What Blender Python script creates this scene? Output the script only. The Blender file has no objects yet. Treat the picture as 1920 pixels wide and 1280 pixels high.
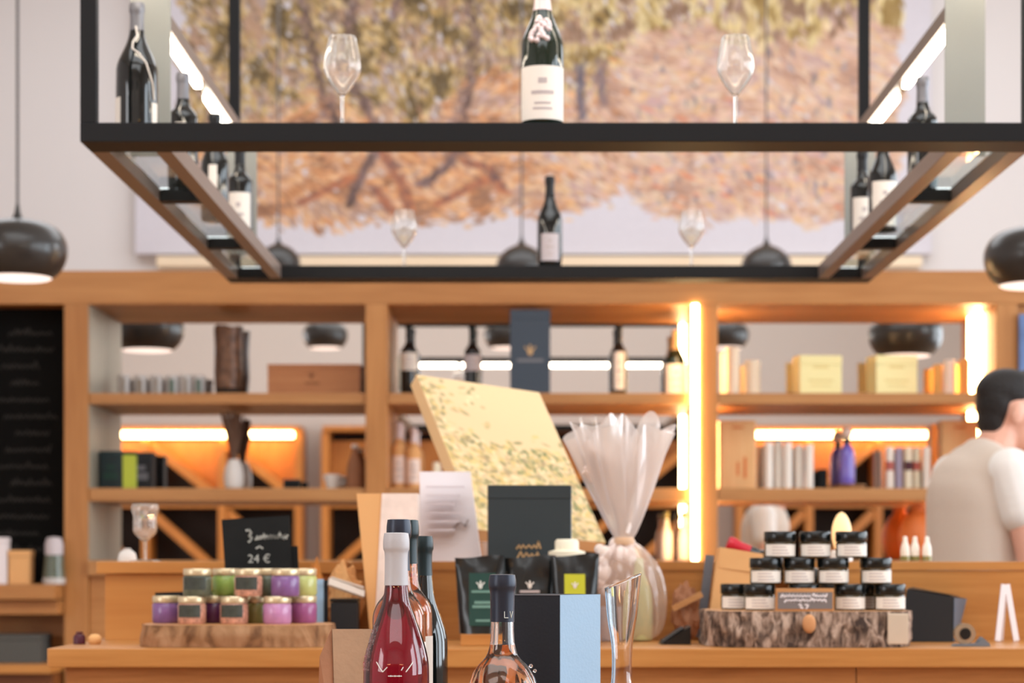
import bpy, bmesh, math, random
import numpy as np
from mathutils import Vector, Matrix, Euler, noise

random.seed(7)
PI = math.pi
S = bpy.context.scene
COL = S.collection

# ------------------------------------------------------------------ camera, world, lights, exposure
EYE = 1.30                      # camera height
FPX = 4000.0                    # focal length in pixels of a 1920 wide frame (75 mm)
cam_d = bpy.data.cameras.new('camera')
cam = bpy.data.objects.new('camera', cam_d)
COL.objects.link(cam)
cam.location = (0, 0, EYE)
cam.rotation_euler = (PI / 2, 0, 0)
cam_d.sensor_width = 36.0
cam_d.sensor_fit = 'HORIZONTAL'
cam_d.lens = 75.0
cam_d.shift_x = -30 / 1920      # architectural shift lens: verticals stay vertical
cam_d.shift_y = 415 / 1920
cam_d.clip_start = 0.05
cam_d.dof.use_dof = True
cam_d.dof.focus_distance = 2.75
cam_d.dof.aperture_fstop = 6.6
S.camera = cam

w = bpy.data.worlds.new('world')
S.world = w
w.use_nodes = True
w.node_tree.nodes['Background'].inputs[0].default_value = (0.85, 0.92, 1.0, 1)
w.node_tree.nodes['Background'].inputs[1].default_value = 1.0

S.view_settings.view_transform = 'Standard'
S.view_settings.look = 'None'
S.view_settings.exposure = 0.0
S.view_settings.gamma = 1.0
S.view_settings.use_curve_mapping = False


def area(name, loc, rot, sx, sy, power, col):
    d = bpy.data.lights.new(name, 'AREA')
    d.shape = 'RECTANGLE'
    d.size, d.size_y, d.energy, d.color = sx, sy, power, col
    o = bpy.data.objects.new(name, d)
    COL.objects.link(o)
    o.location, o.rotation_euler = loc, rot
    return o


# tall windows along the right wall, then added fill lamps with no opening built
for i, yy in enumerate((0.2, 3.4, 6.6)):
    area('window_and_fill', (6.85, yy, 2.7), (0, PI / 2, 0), 3.4, 2.2, 185, (0.78, 0.90, 1.0))
area('window_and_fill', (-6.85, -2.2, 2.8), (0, -PI / 2, 0), 3.2, 3.0, 190, (0.93, 0.96, 1.0))  # added fill from the left, brightens the rear wall
area('window_and_fill', (6.85, 11.5, 3.6), (0, PI / 2, 0), 3.6, 2.6, 190, (0.86, 0.94, 1.0))  # extra lamp added to whiten the right of the far wall
area('ceiling_fill', (0, 1.8, 6.35), (0, 0, 0), 7.0, 4.5, 280, (0.90, 0.96, 1.0))  # added overhead fill, the ceiling itself is closed
area('ceiling_fill', (0, 12.3, 6.35), (0, 0, 0), 9.0, 4.5, 320, (0.90, 0.95, 1.0))
area('ceiling_fill', (0, -4.0, 6.35), (0, 0, 0), 8.0, 3.0, 220, (0.90, 0.96, 1.0))


# ------------------------------------------------------------------ materials
def lin(c):
    c = c / 255.0
    return c / 12.92 if c <= 0.04045 else ((c + 0.055) / 1.055) ** 2.4


def rgb(t):
    return (lin(t[0]), lin(t[1]), lin(t[2]), 1.0)


def mat(name, col, rough=0.5, metal=0.0, trans=0.0, ior=1.45, emit=0.0, ecol=None, spec=0.5,
        bump=0.0, bscale=60.0, var=0.0, vscale=8.0, coat=0.0, sss=0.0):
    m = bpy.data.materials.new(name)
    m.use_nodes = True
    nt = m.node_tree
    b = nt.nodes['Principled BSDF']
    b.inputs['Base Color'].default_value = rgb(col)
    b.inputs['Roughness'].default_value = rough
    b.inputs['Metallic'].default_value = metal
    b.inputs['IOR'].default_value = ior
    b.inputs['Transmission Weight'].default_value = trans
    b.inputs['Specular IOR Level'].default_value = spec
    b.inputs['Coat Weight'].default_value = coat
    if emit:
        b.inputs['Emission Color'].default_value = rgb(ecol or col)
        b.inputs['Emission Strength'].default_value = emit
    if bump or var:
        tc = nt.nodes.new('ShaderNodeTexCoord')
        if var:
            n = nt.nodes.new('ShaderNodeTexNoise')
            n.inputs['Scale'].default_value = vscale
            n.inputs['Detail'].default_value = 5
            nt.links.new(tc.outputs['Object'], n.inputs['Vector'])
            r = nt.nodes.new('ShaderNodeValToRGB')
            c = rgb(col)
            r.color_ramp.elements[0].position = 0.3
            r.color_ramp.elements[1].position = 0.7
            r.color_ramp.elements[0].color = (c[0] * (1 - var), c[1] * (1 - var), c[2] * (1 - var), 1)
            r.color_ramp.elements[1].color = (min(1, c[0] * (1 + var)), min(1, c[1] * (1 + var)), min(1, c[2] * (1 + var)), 1)
            nt.links.new(n.outputs['Fac'], r.inputs['Fac'])
            nt.links.new(r.outputs['Color'], b.inputs['Base Color'])
        if bump:
            n = nt.nodes.new('ShaderNodeTexNoise')
            n.inputs['Scale'].default_value = bscale
            n.inputs['Detail'].default_value = 6
            nt.links.new(tc.outputs['Object'], n.inputs['Vector'])
            bp = nt.nodes.new('ShaderNodeBump')
            bp.inputs['Strength'].default_value = bump
            bp.inputs['Distance'].default_value = 0.01
            nt.links.new(n.outputs['Fac'], bp.inputs['Height'])
            nt.links.new(bp.outputs['Normal'], b.inputs['Normal'])
    return m


def wood(name, c1, c2, axis='x', scale=1.0, rough=0.45, knots=True):
    """long grain along one axis of the object"""
    m = bpy.data.materials.new(name)
    m.use_nodes = True
    nt = m.node_tree
    b = nt.nodes['Principled BSDF']
    b.inputs['Roughness'].default_value = rough
    tc = nt.nodes.new('ShaderNodeTexCoord')
    mp = nt.nodes.new('ShaderNodeMapping')
    st = {'x': (0.9, 14, 14), 'y': (14, 0.9, 14), 'z': (14, 14, 0.9)}[axis]
    mp.inputs['Scale'].default_value = [s * scale for s in st]
    nt.links.new(tc.outputs['Object'], mp.inputs['Vector'])
    n1 = nt.nodes.new('ShaderNodeTexNoise')
    n1.inputs['Scale'].default_value = 1.0
    n1.inputs['Detail'].default_value = 3
    n1.inputs['Distortion'].default_value = 1.2
    n2 = nt.nodes.new('ShaderNodeTexNoise')
    n2.inputs['Scale'].default_value = 6.0
    n2.inputs['Detail'].default_value = 4
    for n in (n1, n2):
        nt.links.new(mp.outputs['Vector'], n.inputs['Vector'])
    mx = nt.nodes.new('ShaderNodeMath')
    mx.operation = 'MULTIPLY_ADD'
    mx.inputs[1].default_value = 0.35
    nt.links.new(n2.outputs['Fac'], mx.inputs[0])
    m2 = nt.nodes.new('ShaderNodeMath')
    m2.operation = 'MULTIPLY'
    m2.inputs[1].default_value = 0.65
    nt.links.new(n1.outputs['Fac'], m2.inputs[0])
    nt.links.new(m2.outputs[0], mx.inputs[2])
    r = nt.nodes.new('ShaderNodeValToRGB')
    r.color_ramp.elements[0].position = 0.33
    r.color_ramp.elements[1].position = 0.66
    r.color_ramp.elements[0].color = rgb(c1)
    r.color_ramp.elements[1].color = rgb(c2)
    nt.links.new(mx.outputs[0], r.inputs['Fac'])
    nt.links.new(r.outputs['Color'], b.inputs['Base Color'])
    bp = nt.nodes.new('ShaderNodeBump')
    bp.inputs['Strength'].default_value = 0.12
    bp.inputs['Distance'].default_value = 0.004
    nt.links.new(mx.outputs[0], bp.inputs['Height'])
    nt.links.new(bp.outputs['Normal'], b.inputs['Normal'])
    return m


def painted(name, rough=0.7):
    """colour read from the mesh's own painted colour attribute (the brushwork of a picture)"""
    m = bpy.data.materials.new(name)
    m.use_nodes = True
    nt = m.node_tree
    a = nt.nodes.new('ShaderNodeAttribute')
    a.attribute_name = 'paint'
    b = nt.nodes['Principled BSDF']
    b.inputs['Roughness'].default_value = rough
    nt.links.new(a.outputs['Color'], b.inputs['Base Color'])
    return m


def film(name, col, clear=0.5, rough=0.15):
    """crinkled clear wrapping film: part see-through, part translucent, part gloss"""
    m = bpy.data.materials.new(name)
    m.use_nodes = True
    nt = m.node_tree
    nt.nodes.remove(nt.nodes['Principled BSDF'])
    out = nt.nodes['Material Output']
    tr = nt.nodes.new('ShaderNodeBsdfTransparent')
    tl = nt.nodes.new('ShaderNodeBsdfTranslucent')
    tl.inputs[0].default_value = rgb(col)
    df = nt.nodes.new('ShaderNodeBsdfDiffuse')
    df.inputs[0].default_value = rgb(col)
    gl = nt.nodes.new('ShaderNodeBsdfGlossy')
    gl.inputs['Roughness'].default_value = rough
    a = nt.nodes.new('ShaderNodeMixShader')
    nt.links.new(tl.outputs[0], a.inputs[1])
    nt.links.new(df.outputs[0], a.inputs[2])
    b = nt.nodes.new('ShaderNodeMixShader')
    b.inputs[0].default_value = 0.3
    nt.links.new(a.outputs[0], b.inputs[1])
    nt.links.new(gl.outputs[0], b.inputs[2])
    c = nt.nodes.new('ShaderNodeMixShader')
    c.inputs[0].default_value = clear
    nt.links.new(b.outputs[0], c.inputs[1])
    nt.links.new(tr.outputs[0], c.inputs[2])
    nt.links.new(c.outputs[0], out.inputs[0])
    return m


def whitened_crystal(name, k):  # glass with milky white mixed in, standing for lamp and window brightness
    m = mat(name, (255, 255, 255), 0.0, trans=1.0, ior=1.5)
    nt = m.node_tree
    tl = nt.nodes.new('ShaderNodeBsdfTranslucent')
    df = nt.nodes.new('ShaderNodeBsdfDiffuse')
    a = nt.nodes.new('ShaderNodeMixShader')
    nt.links.new(tl.outputs[0], a.inputs[1])
    nt.links.new(df.outputs[0], a.inputs[2])
    for q in (tl, df):
        q.inputs[0].default_value = (1.0, 0.96, 0.9, 1)
    b = nt.nodes.new('ShaderNodeMixShader')
    b.inputs[0].default_value = k
    nt.links.new(nt.nodes['Principled BSDF'].outputs[0], b.inputs[1])
    nt.links.new(a.outputs[0], b.inputs[2])
    nt.links.new(b.outputs[0], nt.nodes['Material Output'].inputs[0])
    return m


M = {}
M['wall'] = mat('wall_paint', (216, 210, 208), 0.9, bump=0.05, bscale=30)
M['wall_rear'] = mat('wall_paint_rear', (202, 191, 183), 0.9, bump=0.05, bscale=30)
M['ceiling'] = mat('ceiling_paint', (235, 232, 228), 0.95)
M['floor'] = wood('floor_boards', (150, 112, 78), (182, 142, 104), 'y', 0.6, 0.5)
M['oak_x'] = wood('oak_x', (172, 113, 59), (197, 138, 80), 'x', 1.0)
M['oak_z'] = wood('oak_z', (172, 113, 59), (195, 136, 78), 'z', 1.0)
M['oak_shelf'] = wood('oak_shelf', (172, 116, 65), (191, 138, 84), 'x', 1.0)
M['oak_warm_x'] = wood('oak_warm_x', (193, 125, 59), (208, 145, 76), 'x', 0.8)
M['oak_counter'] = wood('oak_counter', (176, 113, 54), (200, 139, 76), 'x', 1.3, 0.35)
M['oak_counter_front'] = wood('oak_counter_front', (165, 104, 52), (193, 130, 73), 'x', 2.2, 0.4)
M['brown_wood'] = wood('brown_wood', (111, 61, 24), (139, 81, 36), 'x', 1.0)
M['crate_wood'] = wood('crate_wood', (174, 109, 64), (193, 130, 80), 'x', 1.6)
M['log_cut'] = wood('log_cut', (182, 123, 73), (206, 152, 97), 'x', 1.5)
M['rack_wood'] = wood('rack_wood', (182, 109, 41), (204, 132, 60), 'z', 1.0)
M['case_wood'] = wood('case_wood', (222, 170, 112), (238, 192, 136), 'z', 1.6)
M['rack_dark'] = mat('rack_dark', (34, 22, 14), 0.8)
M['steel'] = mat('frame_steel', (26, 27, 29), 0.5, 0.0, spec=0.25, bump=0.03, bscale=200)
M['steel_lit'] = mat('frame_steel_lit', (122, 108, 100), 0.35)  # same frame steel in a lighter colour, light on the side bars put in
M['plate_grey'] = mat('plate_grey', (150, 152, 146), 0.5)
M['led'] = mat('led_tube', (255, 244, 225), 0.5, emit=16.0, ecol=(255, 240, 218))
M['led_warm'] = mat('led_strip_warm', (255, 214, 150), 0.5, emit=42.0, ecol=(255, 214, 150))
M['led_rack'] = mat('led_rack', (255, 214, 150), 0.5, emit=24.0, ecol=(255, 216, 150))
M['glass'] = mat('clear_glass', (255, 255, 255), 0.0, trans=1.0, ior=1.45)
M['whitened_crystal'] = whitened_crystal('whitened_crystal', 0.10)
M['pane'] = mat('shelf_glass', (236, 246, 244), 0.02, trans=1.0, ior=1.12)
M['mirror'] = mat('mirror', (236, 234, 232), 0.0, metal=1.0)
M['lamp_black'] = mat('pendant_black', (50, 47, 45), 0.32, coat=0.25)
M['lamp_white'] = mat('pendant_inside', (246, 238, 232), 0.6)
M['diffuser'] = mat('pendant_diffuser', (255, 240, 232), 0.6, emit=1.3, ecol=(255, 238, 228))
M['cable'] = mat('cable', (96, 92, 92), 0.6)
M['dark_glass'] = mat('dark_bottle_glass', (14, 18, 18), 0.06, spec=0.6, coat=0.3)
M['green_glass'] = mat('green_bottle_glass', (22, 36, 26), 0.06, spec=0.6, coat=0.3)
M['label'] = mat('label_paper', (240, 232, 222), 0.7)
M['label_grey'] = mat('label_grey', (205, 196, 200), 0.7)
M['print'] = mat('label_print', (190, 178, 176), 0.7)
M['bag_ink'] = mat('bag_ink', (228, 218, 222), 0.8)
M['ink'] = mat('ink', (70, 62, 60), 0.7)
M['foil_navy'] = mat('foil_navy', (44, 50, 64), 0.35, 0.3)
M['foil_black'] = mat('foil_black', (24, 26, 30), 0.35, 0.2)
M['foil_white'] = mat('foil_white', (186, 184, 188), 0.38, bump=0.04, bscale=120)
M['foil_pink'] = mat('foil_pale', (222, 204, 204), 0.35, 0.2)
M['foil_grey'] = mat('foil_grey', (120, 120, 126), 0.4, 0.3)
M['foil_red'] = mat('foil_red', (190, 22, 44), 0.35)
M['foil_green'] = mat('foil_green', (26, 42, 46), 0.35, 0.2)
M['gold'] = mat('gold_print', (196, 160, 116), 0.45, 0.4)
M['rose'] = mat('rose_wine', (244, 176, 140), 0.0, trans=1.0, ior=1.33)
M['rose_pale'] = mat('rose_wine_pale', (250, 182, 128), 0.0, trans=1.0, ior=1.33)
M['red_wine'] = mat('red_wine', (150, 16, 44), 0.0, trans=1.0, ior=1.33)
M['navy_card'] = mat('navy_card', (62, 72, 84), 0.65, bump=0.06, bscale=240)
M['slate_card'] = mat('slate_card', (54, 60, 62), 0.7, spec=0.3, bump=0.06, bscale=240)
M['char_card'] = mat('charcoal_card', (40, 43, 50), 0.7, spec=0.3, bump=0.06, bscale=240)
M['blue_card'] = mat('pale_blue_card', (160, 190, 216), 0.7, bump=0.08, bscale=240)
M['kraft'] = mat('kraft_paper', (176, 140, 110), 0.8, bump=0.08, bscale=150, var=0.06, vscale=40)
M['kraft_light'] = mat('kraft_light', (232, 176, 116), 0.8, bump=0.05, bscale=90)
M['kraft_orange'] = mat('kraft_orange', (216, 140, 66), 0.75, bump=0.1, bscale=60, var=0.1)
M['kraft_brown'] = mat('kraft_brown', (164, 112, 80), 0.75, bump=0.2, bscale=50, var=0.15)
M['paper_white'] = mat('paper_white', (244, 236, 238), 0.8)
M['paper_grey'] = mat('paper_grey', (206, 190, 176), 0.8)
M['black'] = mat('black_plastic', (20, 21, 22), 0.35)
M['black_card'] = mat('black_card', (30, 32, 36), 0.6)
M['pouch'] = mat('pouch_black', (18, 20, 20), 0.24, spec=0.6)
M['pouch_label'] = mat('pouch_green_label', (22, 62, 54), 0.45)
M['lime'] = mat('lime_label', (190, 190, 40), 0.55)
M['white_print'] = mat('white_print', (226, 232, 226), 0.6)
M['green_print'] = mat('green_print', (110, 150, 138), 0.6)
M['chalk'] = mat('chalk', (186, 186, 178), 0.9)
M['chalk_dim'] = mat('chalk_dim', (50, 47, 44), 0.9)
M['blackboard'] = mat('blackboard', (8, 7, 6), 0.9, spec=0.2, var=0.3, vscale=4)
M['slate'] = mat('slate', (28, 29, 29), 0.8, spec=0.25, var=0.2, vscale=12)
M['grey_sign'] = mat('grey_sign', (120, 112, 110), 0.7)
M['lid_gold'] = mat('lid_gold', (222, 204, 168), 0.34, 0.6)
M['lid_black'] = mat('lid_black', (14, 18, 18), 0.22, spec=0.6)
M['jar_glass'] = mat('jar_glass_dark', (74, 62, 40), 0.1, coat=0.4)
M['purple'] = mat('jar_purple', (130, 92, 146), 0.3, coat=0.4, var=0.15, vscale=60)
M['plum'] = mat('jar_plum', (88, 40, 78), 0.3, coat=0.4, var=0.15, vscale=60)
M['mauve'] = mat('jar_mauve', (190, 134, 178), 0.3, coat=0.4, var=0.1, vscale=60)
M['magenta'] = mat('jar_magenta', (160, 88, 138), 0.3, coat=0.4, var=0.1, vscale=60)
M['lime_jar'] = mat('jar_lime', (140, 168, 84), 0.3, coat=0.4, var=0.15, vscale=60)
M['pale_lime'] = mat('jar_pale_lime', (190, 196, 122), 0.3, coat=0.4, var=0.1, vscale=60)
M['olive'] = mat('jar_olive', (138, 132, 74), 0.3, coat=0.4, var=0.15, vscale=60)
M['sage'] = mat('jar_sage', (92, 100, 84), 0.3, coat=0.4, var=0.3, vscale=80)
M['pepper'] = mat('jar_pepper', (204, 150, 128), 0.3, coat=0.4, var=0.35, vscale=140)
M['jar_label'] = mat('jar_label_black', (62, 66, 58), 0.55, var=0.25, vscale=90)
def bark_mat(name, c1, c2, c3, sc):
    m = mat(name, c2, 0.9)
    nt = m.node_tree
    b = nt.nodes['Principled BSDF']
    tc = nt.nodes.new('ShaderNodeTexCoord')
    mp = nt.nodes.new('ShaderNodeMapping')
    mp.inputs['Scale'].default_value = (sc, sc, sc * 0.4)
    nt.links.new(tc.outputs['Object'], mp.inputs['Vector'])
    n = nt.nodes.new('ShaderNodeTexNoise')
    n.inputs['Scale'].default_value = 1.0
    n.inputs['Detail'].default_value = 7
    n.inputs['Distortion'].default_value = 0.8
    nt.links.new(mp.outputs['Vector'], n.inputs['Vector'])
    r = nt.nodes.new('ShaderNodeValToRGB')
    e = r.color_ramp.elements
    e[0].position, e[0].color = 0.36, rgb(c1)
    e[1].position, e[1].color = 0.64, rgb(c3)
    q = e.new(0.5)
    q.color = rgb(c2)
    nt.links.new(n.outputs['Fac'], r.inputs['Fac'])
    nt.links.new(r.outputs['Color'], b.inputs['Base Color'])
    bp = nt.nodes.new('ShaderNodeBump')
    bp.inputs['Strength'].default_value = 0.8
    bp.inputs['Distance'].default_value = 0.006
    nt.links.new(n.outputs['Fac'], bp.inputs['Height'])
    nt.links.new(bp.outputs['Normal'], b.inputs['Normal'])
    return m


M['bark'] = bark_mat('bark', (62, 46, 38), (128, 104, 88), (186, 160, 142), 75)
M['bark_smooth'] = bark_mat('bark_smooth', (106, 72, 46), (156, 114, 78), (176, 134, 98), 26)
M['bark_pale'] = mat('bark_pale', (206, 186, 164), 0.8, var=0.1)
M['knot'] = mat('knot', (206, 146, 96), 0.7, var=0.1)
M['skin'] = mat('skin', (226, 172, 150), 0.55)
M['hair'] = mat('hair', (26, 22, 22), 0.6, bump=0.5, bscale=120)
M['top_beige'] = mat('top_beige', (214, 199, 186), 0.9, bump=0.1, bscale=60)
M['sleeve_white'] = mat('sleeve_white', (238, 234, 230), 0.9)
M['trousers'] = mat('trousers', (60, 62, 70), 0.9)
M['shoe'] = mat('shoe', (30, 28, 28), 0.5)
M['eye_white'] = mat('eye_white', (235, 232, 228), 0.3)
M['lip'] = mat('lip', (190, 120, 110), 0.5)
M['cello'] = film('cellophane', (255, 246, 242), 0.32)
M['cello_low'] = film('cellophane_low', (250, 226, 216), 0.62)
M['tissue'] = mat('tissue', (244, 224, 212), 0.85, var=0.1, vscale=30)
M['glare_white'] = mat('glare_white', (255, 244, 238), 0.85)  # white for the glare on the bouquet wrap
M['ribbon'] = mat('ribbon', (226, 186, 150), 0.6)
M['pale_green'] = mat('pale_green_bottle', (206, 206, 150), 0.25, coat=0.3)
M['yellow_box'] = mat('yellow_box', (244, 232, 170), 0.7)
M['yellow_print'] = mat('yellow_print', (226, 206, 138), 0.7)
M['tin_cream'] = mat('tin_cream', (244, 234, 208), 0.45)
M['tin_gold'] = mat('tin_gold', (226, 178, 104), 0.45)
M['tube_white'] = mat('tube_white', (244, 236, 224), 0.45)
M['tube_lilac'] = mat('tube_lilac', (186, 178, 206), 0.45)
M['tube_red'] = mat('tube_red_band', (186, 98, 88), 0.5)
M['violet'] = mat('violet_glass', (120, 104, 196), 0.15, coat=0.5)
M['terracotta'] = mat('terracotta', (216, 116, 54), 0.5)
M['ceramic'] = mat('ceramic_white', (232, 226, 220), 0.35)
M['tumbler_grey'] = mat('tumbler_grey', (196, 190, 186), 0.3)
M['tumbler_stripe'] = mat('tumbler_stripe', (92, 108, 96), 0.35)
M['tumbler_stripe2'] = mat('tumbler_stripe_brown', (138, 124, 108), 0.35)
M['dry_twig'] = mat('dry_twig', (120, 92, 76), 0.9)
M['candle'] = mat('candle_glow', (250, 214, 164), 0.5, emit=0.7, ecol=(255, 206, 140))
M['dark_box'] = mat('dark_green_box', (24, 46, 50), 0.5)
M['leaf_green'] = mat('leaf_green', (178, 190, 60), 0.5)
M['maroon'] = mat('maroon', (78, 22, 40), 0.4)
M['cream_trim'] = mat('cream_trim', (236, 214, 184), 0.7)
M['poster_blue'] = mat('poster_blue', (92, 116, 160), 0.6, var=0.4, vscale=6)
M['tape'] = mat('tape_clear', (214, 190, 160), 0.12, trans=0.6)
M['steel_grey'] = mat('steel_grey', (120, 128, 138), 0.4, 0.4)
M['terminal'] = mat('terminal_black', (34, 37, 41), 0.45)
M['terminal_side'] = mat('terminal_side', (84, 102, 118), 0.4)
M['canvas_edge'] = mat('canvas_edge', (226, 190, 142), 0.8)
M['canvas_back'] = mat('canvas_back', (214, 206, 208), 0.9)
M['table_top'] = wood('table_oak', (158, 104, 56), (182, 129, 76), 'x', 1.0, 0.4)
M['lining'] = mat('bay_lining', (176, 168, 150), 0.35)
M['grey_box'] = mat('grey_box', (86, 86, 82), 0.7)
M['vase_bark'] = mat('vase_bark', (112, 78, 56), 0.35, var=0.6, vscale=26, bump=0.6, bscale=30)


# ------------------------------------------------------------------ mesh helpers
def obj(name, bm, m, parent=None, smooth=None, loc=None):
    me = bpy.data.meshes.new(name)
    bmesh.ops.recalc_face_normals(bm, faces=bm.faces[:])
    bm.to_mesh(me)
    bm.free()
    me.materials.append(m)
    if smooth is not None:
        me.polygons.foreach_set('use_smooth', [True] * len(me.polygons))
        me.set_sharp_from_angle(angle=math.radians(smooth))
    o = bpy.data.objects.new(name, me)
    COL.objects.link(o)
    if parent is not None:
        o.parent = parent
    if loc is not None:
        o.location = loc
    return o


def tag(o, label, cat, group=None):
    o['label'] = label
    o['category'] = cat
    if group:
        o['group'] = group
    return o


def thing(name, label, cat, loc, rz=0.0, group=None):
    o = bpy.data.objects.new(name, None)
    o.empty_display_size = 0.05
    COL.objects.link(o)
    o.location = (loc[0], loc[1], loc[2] + (0.0 if cat in ('cabinet', 'shelving', 'counter', 'hanging shelf', 'pendant lamp', 'table') else 0.0005))
    o.rotation_euler = (0, 0, rz)
    return tag(o, label, cat, group)


def struct(name, bm, m, parent=None, smooth=None):
    o = obj(name, bm, m, parent, smooth)
    if parent is None:
        o['kind'] = 'structure'
    return o


def B():
    return bmesh.new()


def box(bm, x0, x1, y0, y1, z0, z1, bev=0.0, rot=None, seg=2):
    mtx = Matrix.Translation(((x0 + x1) / 2, (y0 + y1) / 2, (z0 + z1) / 2))
    if rot is not None:
        mtx = mtx @ Euler(rot).to_matrix().to_4x4()
    mtx = mtx @ Matrix.Diagonal((abs(x1 - x0), abs(y1 - y0), abs(z1 - z0), 1))
    g = bmesh.ops.create_cube(bm, size=1.0, matrix=mtx)
    if bev:
        es = list({e for v in g['verts'] for e in v.link_edges})
        bmesh.ops.bevel(bm, geom=es, offset=bev, segments=seg, affect='EDGES', profile=0.7)
    return bm


def beam(bm, a, b, wd, th, up=(0, 0, 1)):
    """a straight bar between two points, wd across and th along up"""
    a, b = Vector(a), Vector(b)
    d = b - a
    zt = d.normalized()
    x = Vector(up).cross(zt)
    if x.length < 1e-4:
        x = Vector((1, 0, 0))
    x.normalize()
    y = zt.cross(x)
    mtx = Matrix((x, y, zt)).transposed().to_4x4()
    mtx.translation = (a + b) / 2
    mtx = mtx @ Matrix.Diagonal((wd, th, d.length, 1))
    bmesh.ops.create_cube(bm, size=1.0, matrix=mtx)
    return bm


def lathe(bm, prof, n=32, c=(0, 0, 0), fn=None):
    rings = []
    for (r, z) in prof:
        if r < 1e-6:
            rings.append([bm.verts.new((c[0], c[1], c[2] + z))])
        else:
            ring = []
            for i in range(n):
                a = 2 * PI * i / n
                p = Vector((r * math.cos(a), r * math.sin(a), z))
                if fn:
                    p = fn(p, a)
                ring.append(bm.verts.new((c[0] + p.x, c[1] + p.y, c[2] + p.z)))
            rings.append(ring)
    for a, b in zip(rings[:-1], rings[1:]):
        if len(a) == 1 and len(b) == 1:
            continue
        for i in range(n):
            j = (i + 1) % n
            if len(a) == 1:
                bm.faces.new((a[0], b[i], b[j]))
            elif len(b) == 1:
                bm.faces.new((a[i], a[j], b[0]))
            else:
                bm.faces.new((a[i], a[j], b[j], b[i]))
    return bm


def tube(bm, pts, rad, n=8):
    pts = [Vector(p) for p in pts]
    rs = rad if isinstance(rad, (list, tuple)) else [rad] * len(pts)
    rings = []
    ref = Vector((0, 0, 1))
    for i, p in enumerate(pts):
        d = (pts[min(i + 1, len(pts) - 1)] - pts[max(i - 1, 0)]).normalized()
        if abs(d.dot(ref)) > 0.95:
            ref = Vector((1, 0, 0)) if abs(d.x) < 0.9 else Vector((0, 1, 0))
        x = ref.cross(d).normalized()
        y = d.cross(x)
        rings.append([bm.verts.new(p + (x * math.cos(2 * PI * k / n) + y * math.sin(2 * PI * k / n)) * rs[i]) for k in range(n)])
    for a, b in zip(rings[:-1], rings[1:]):
        for k in range(n):
            bm.faces.new((a[k], a[(k + 1) % n], b[(k + 1) % n], b[k]))
    bm.faces.new(rings[0][::-1])
    bm.faces.new(rings[-1])
    return bm


def patch(bm, R, z0, z1, a0, a1, n=14, t=0.0006, c=(0, 0, 0)):
    """a label bent round a cylinder, with its own thickness"""
    vs = []
    for r in (R, R + t):
        for z in (z0, z1):
            vs.append([bm.verts.new((c[0] + r * math.cos(a0 + (a1 - a0) * i / n), c[1] + r * math.sin(a0 + (a1 - a0) * i / n), c[2] + z)) for i in range(n + 1)])
    ib, it, ob, ot = vs
    for i in range(n):
        for p, q in ((ib, it), (ob, ot), (ib, ob), (it, ot)):
            bm.faces.new((p[i], p[i + 1], q[i + 1], q[i]))
    for i in (0, n):
        bm.faces.new((ib[i], it[i], ot[i], ob[i]))
    return bm


def ball(bm, c, r, u=14, v=9, sc=(1, 1, 1)):
    mtx = Matrix.Translation(c) @ Matrix.Diagonal((sc[0] * r, sc[1] * r, sc[2] * r, 1))
    bmesh.ops.create_uvsphere(bm, u_segments=u, v_segments=v, radius=1.0, matrix=mtx)
    return bm


def prism(bm, poly, y0, y1):
    """polygon in x,z given depth along y"""
    a = [bm.verts.new((p[0], y0, p[1])) for p in poly]
    b = [bm.verts.new((p[0], y1, p[1])) for p in poly]
    bm.faces.new(a)
    bm.faces.new(b[::-1])
    n = len(poly)
    for i in range(n):
        bm.faces.new((a[i], a[(i + 1) % n], b[(i + 1) % n], b[i]))
    return bm


def hexa(bm, p):
    """eight corners: bottom 0-3 round, top 4-7 round"""
    v = [bm.verts.new(q) for q in p]
    for f in ((0, 3, 2, 1), (4, 5, 6, 7), (0, 1, 5, 4), (1, 2, 6, 5), (2, 3, 7, 6), (3, 0, 4, 7)):
        bm.faces.new([v[i] for i in f])
    return bm


def lettering(body, size, m, parent, loc, rot=(PI / 2, 0, 0), name='lettering', align='CENTER', shear=0.0):
    cu = bpy.data.curves.new(name, 'FONT')
    cu.body = body
    cu.size = size
    cu.extrude = 0.0003
    cu.align_x = align
    cu.shear = shear
    cu.resolution_u = 2
    t = bpy.data.objects.new(name, cu)
    COL.objects.link(t)
    dg = bpy.context.evaluated_depsgraph_get()
    me = bpy.data.meshes.new_from_object(t.evaluated_get(dg))
    bpy.data.objects.remove(t)
    me.materials.clear()
    me.materials.append(m)
    o = bpy.data.objects.new(name, me)
    COL.objects.link(o)
    o.parent = parent
    o.location = loc
    o.rotation_euler = rot
    return o


def strokes(bm, lines, wd, y=0.0, t=0.0006):
    """flat chalk strokes in the x,z plane"""
    for ln in lines:
        for a, b in zip(ln[:-1], ln[1:]):
            beam(bm, (a[0], y, a[1]), (b[0], y, b[1]), wd, t, up=(0, 1, 0)) if False else _stroke(bm, a, b, wd, y, t)
    return bm


def _stroke(bm, a, b, wd, y, t):
    dx, dz = b[0] - a[0], b[1] - a[1]
    L = math.hypot(dx, dz) or 1e-6
    nx, nz = -dz / L * wd / 2, dx / L * wd / 2
    ex, ez = dx / L * wd * 0.3, dz / L * wd * 0.3
    q = [(a[0] - ex + nx, a[1] - ez + nz), (b[0] + ex + nx, b[1] + ez + nz), (b[0] + ex - nx, b[1] + ez - nz), (a[0] - ex - nx, a[1] - ez - nz)]
    prism(bm, q, y - t, y)


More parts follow.
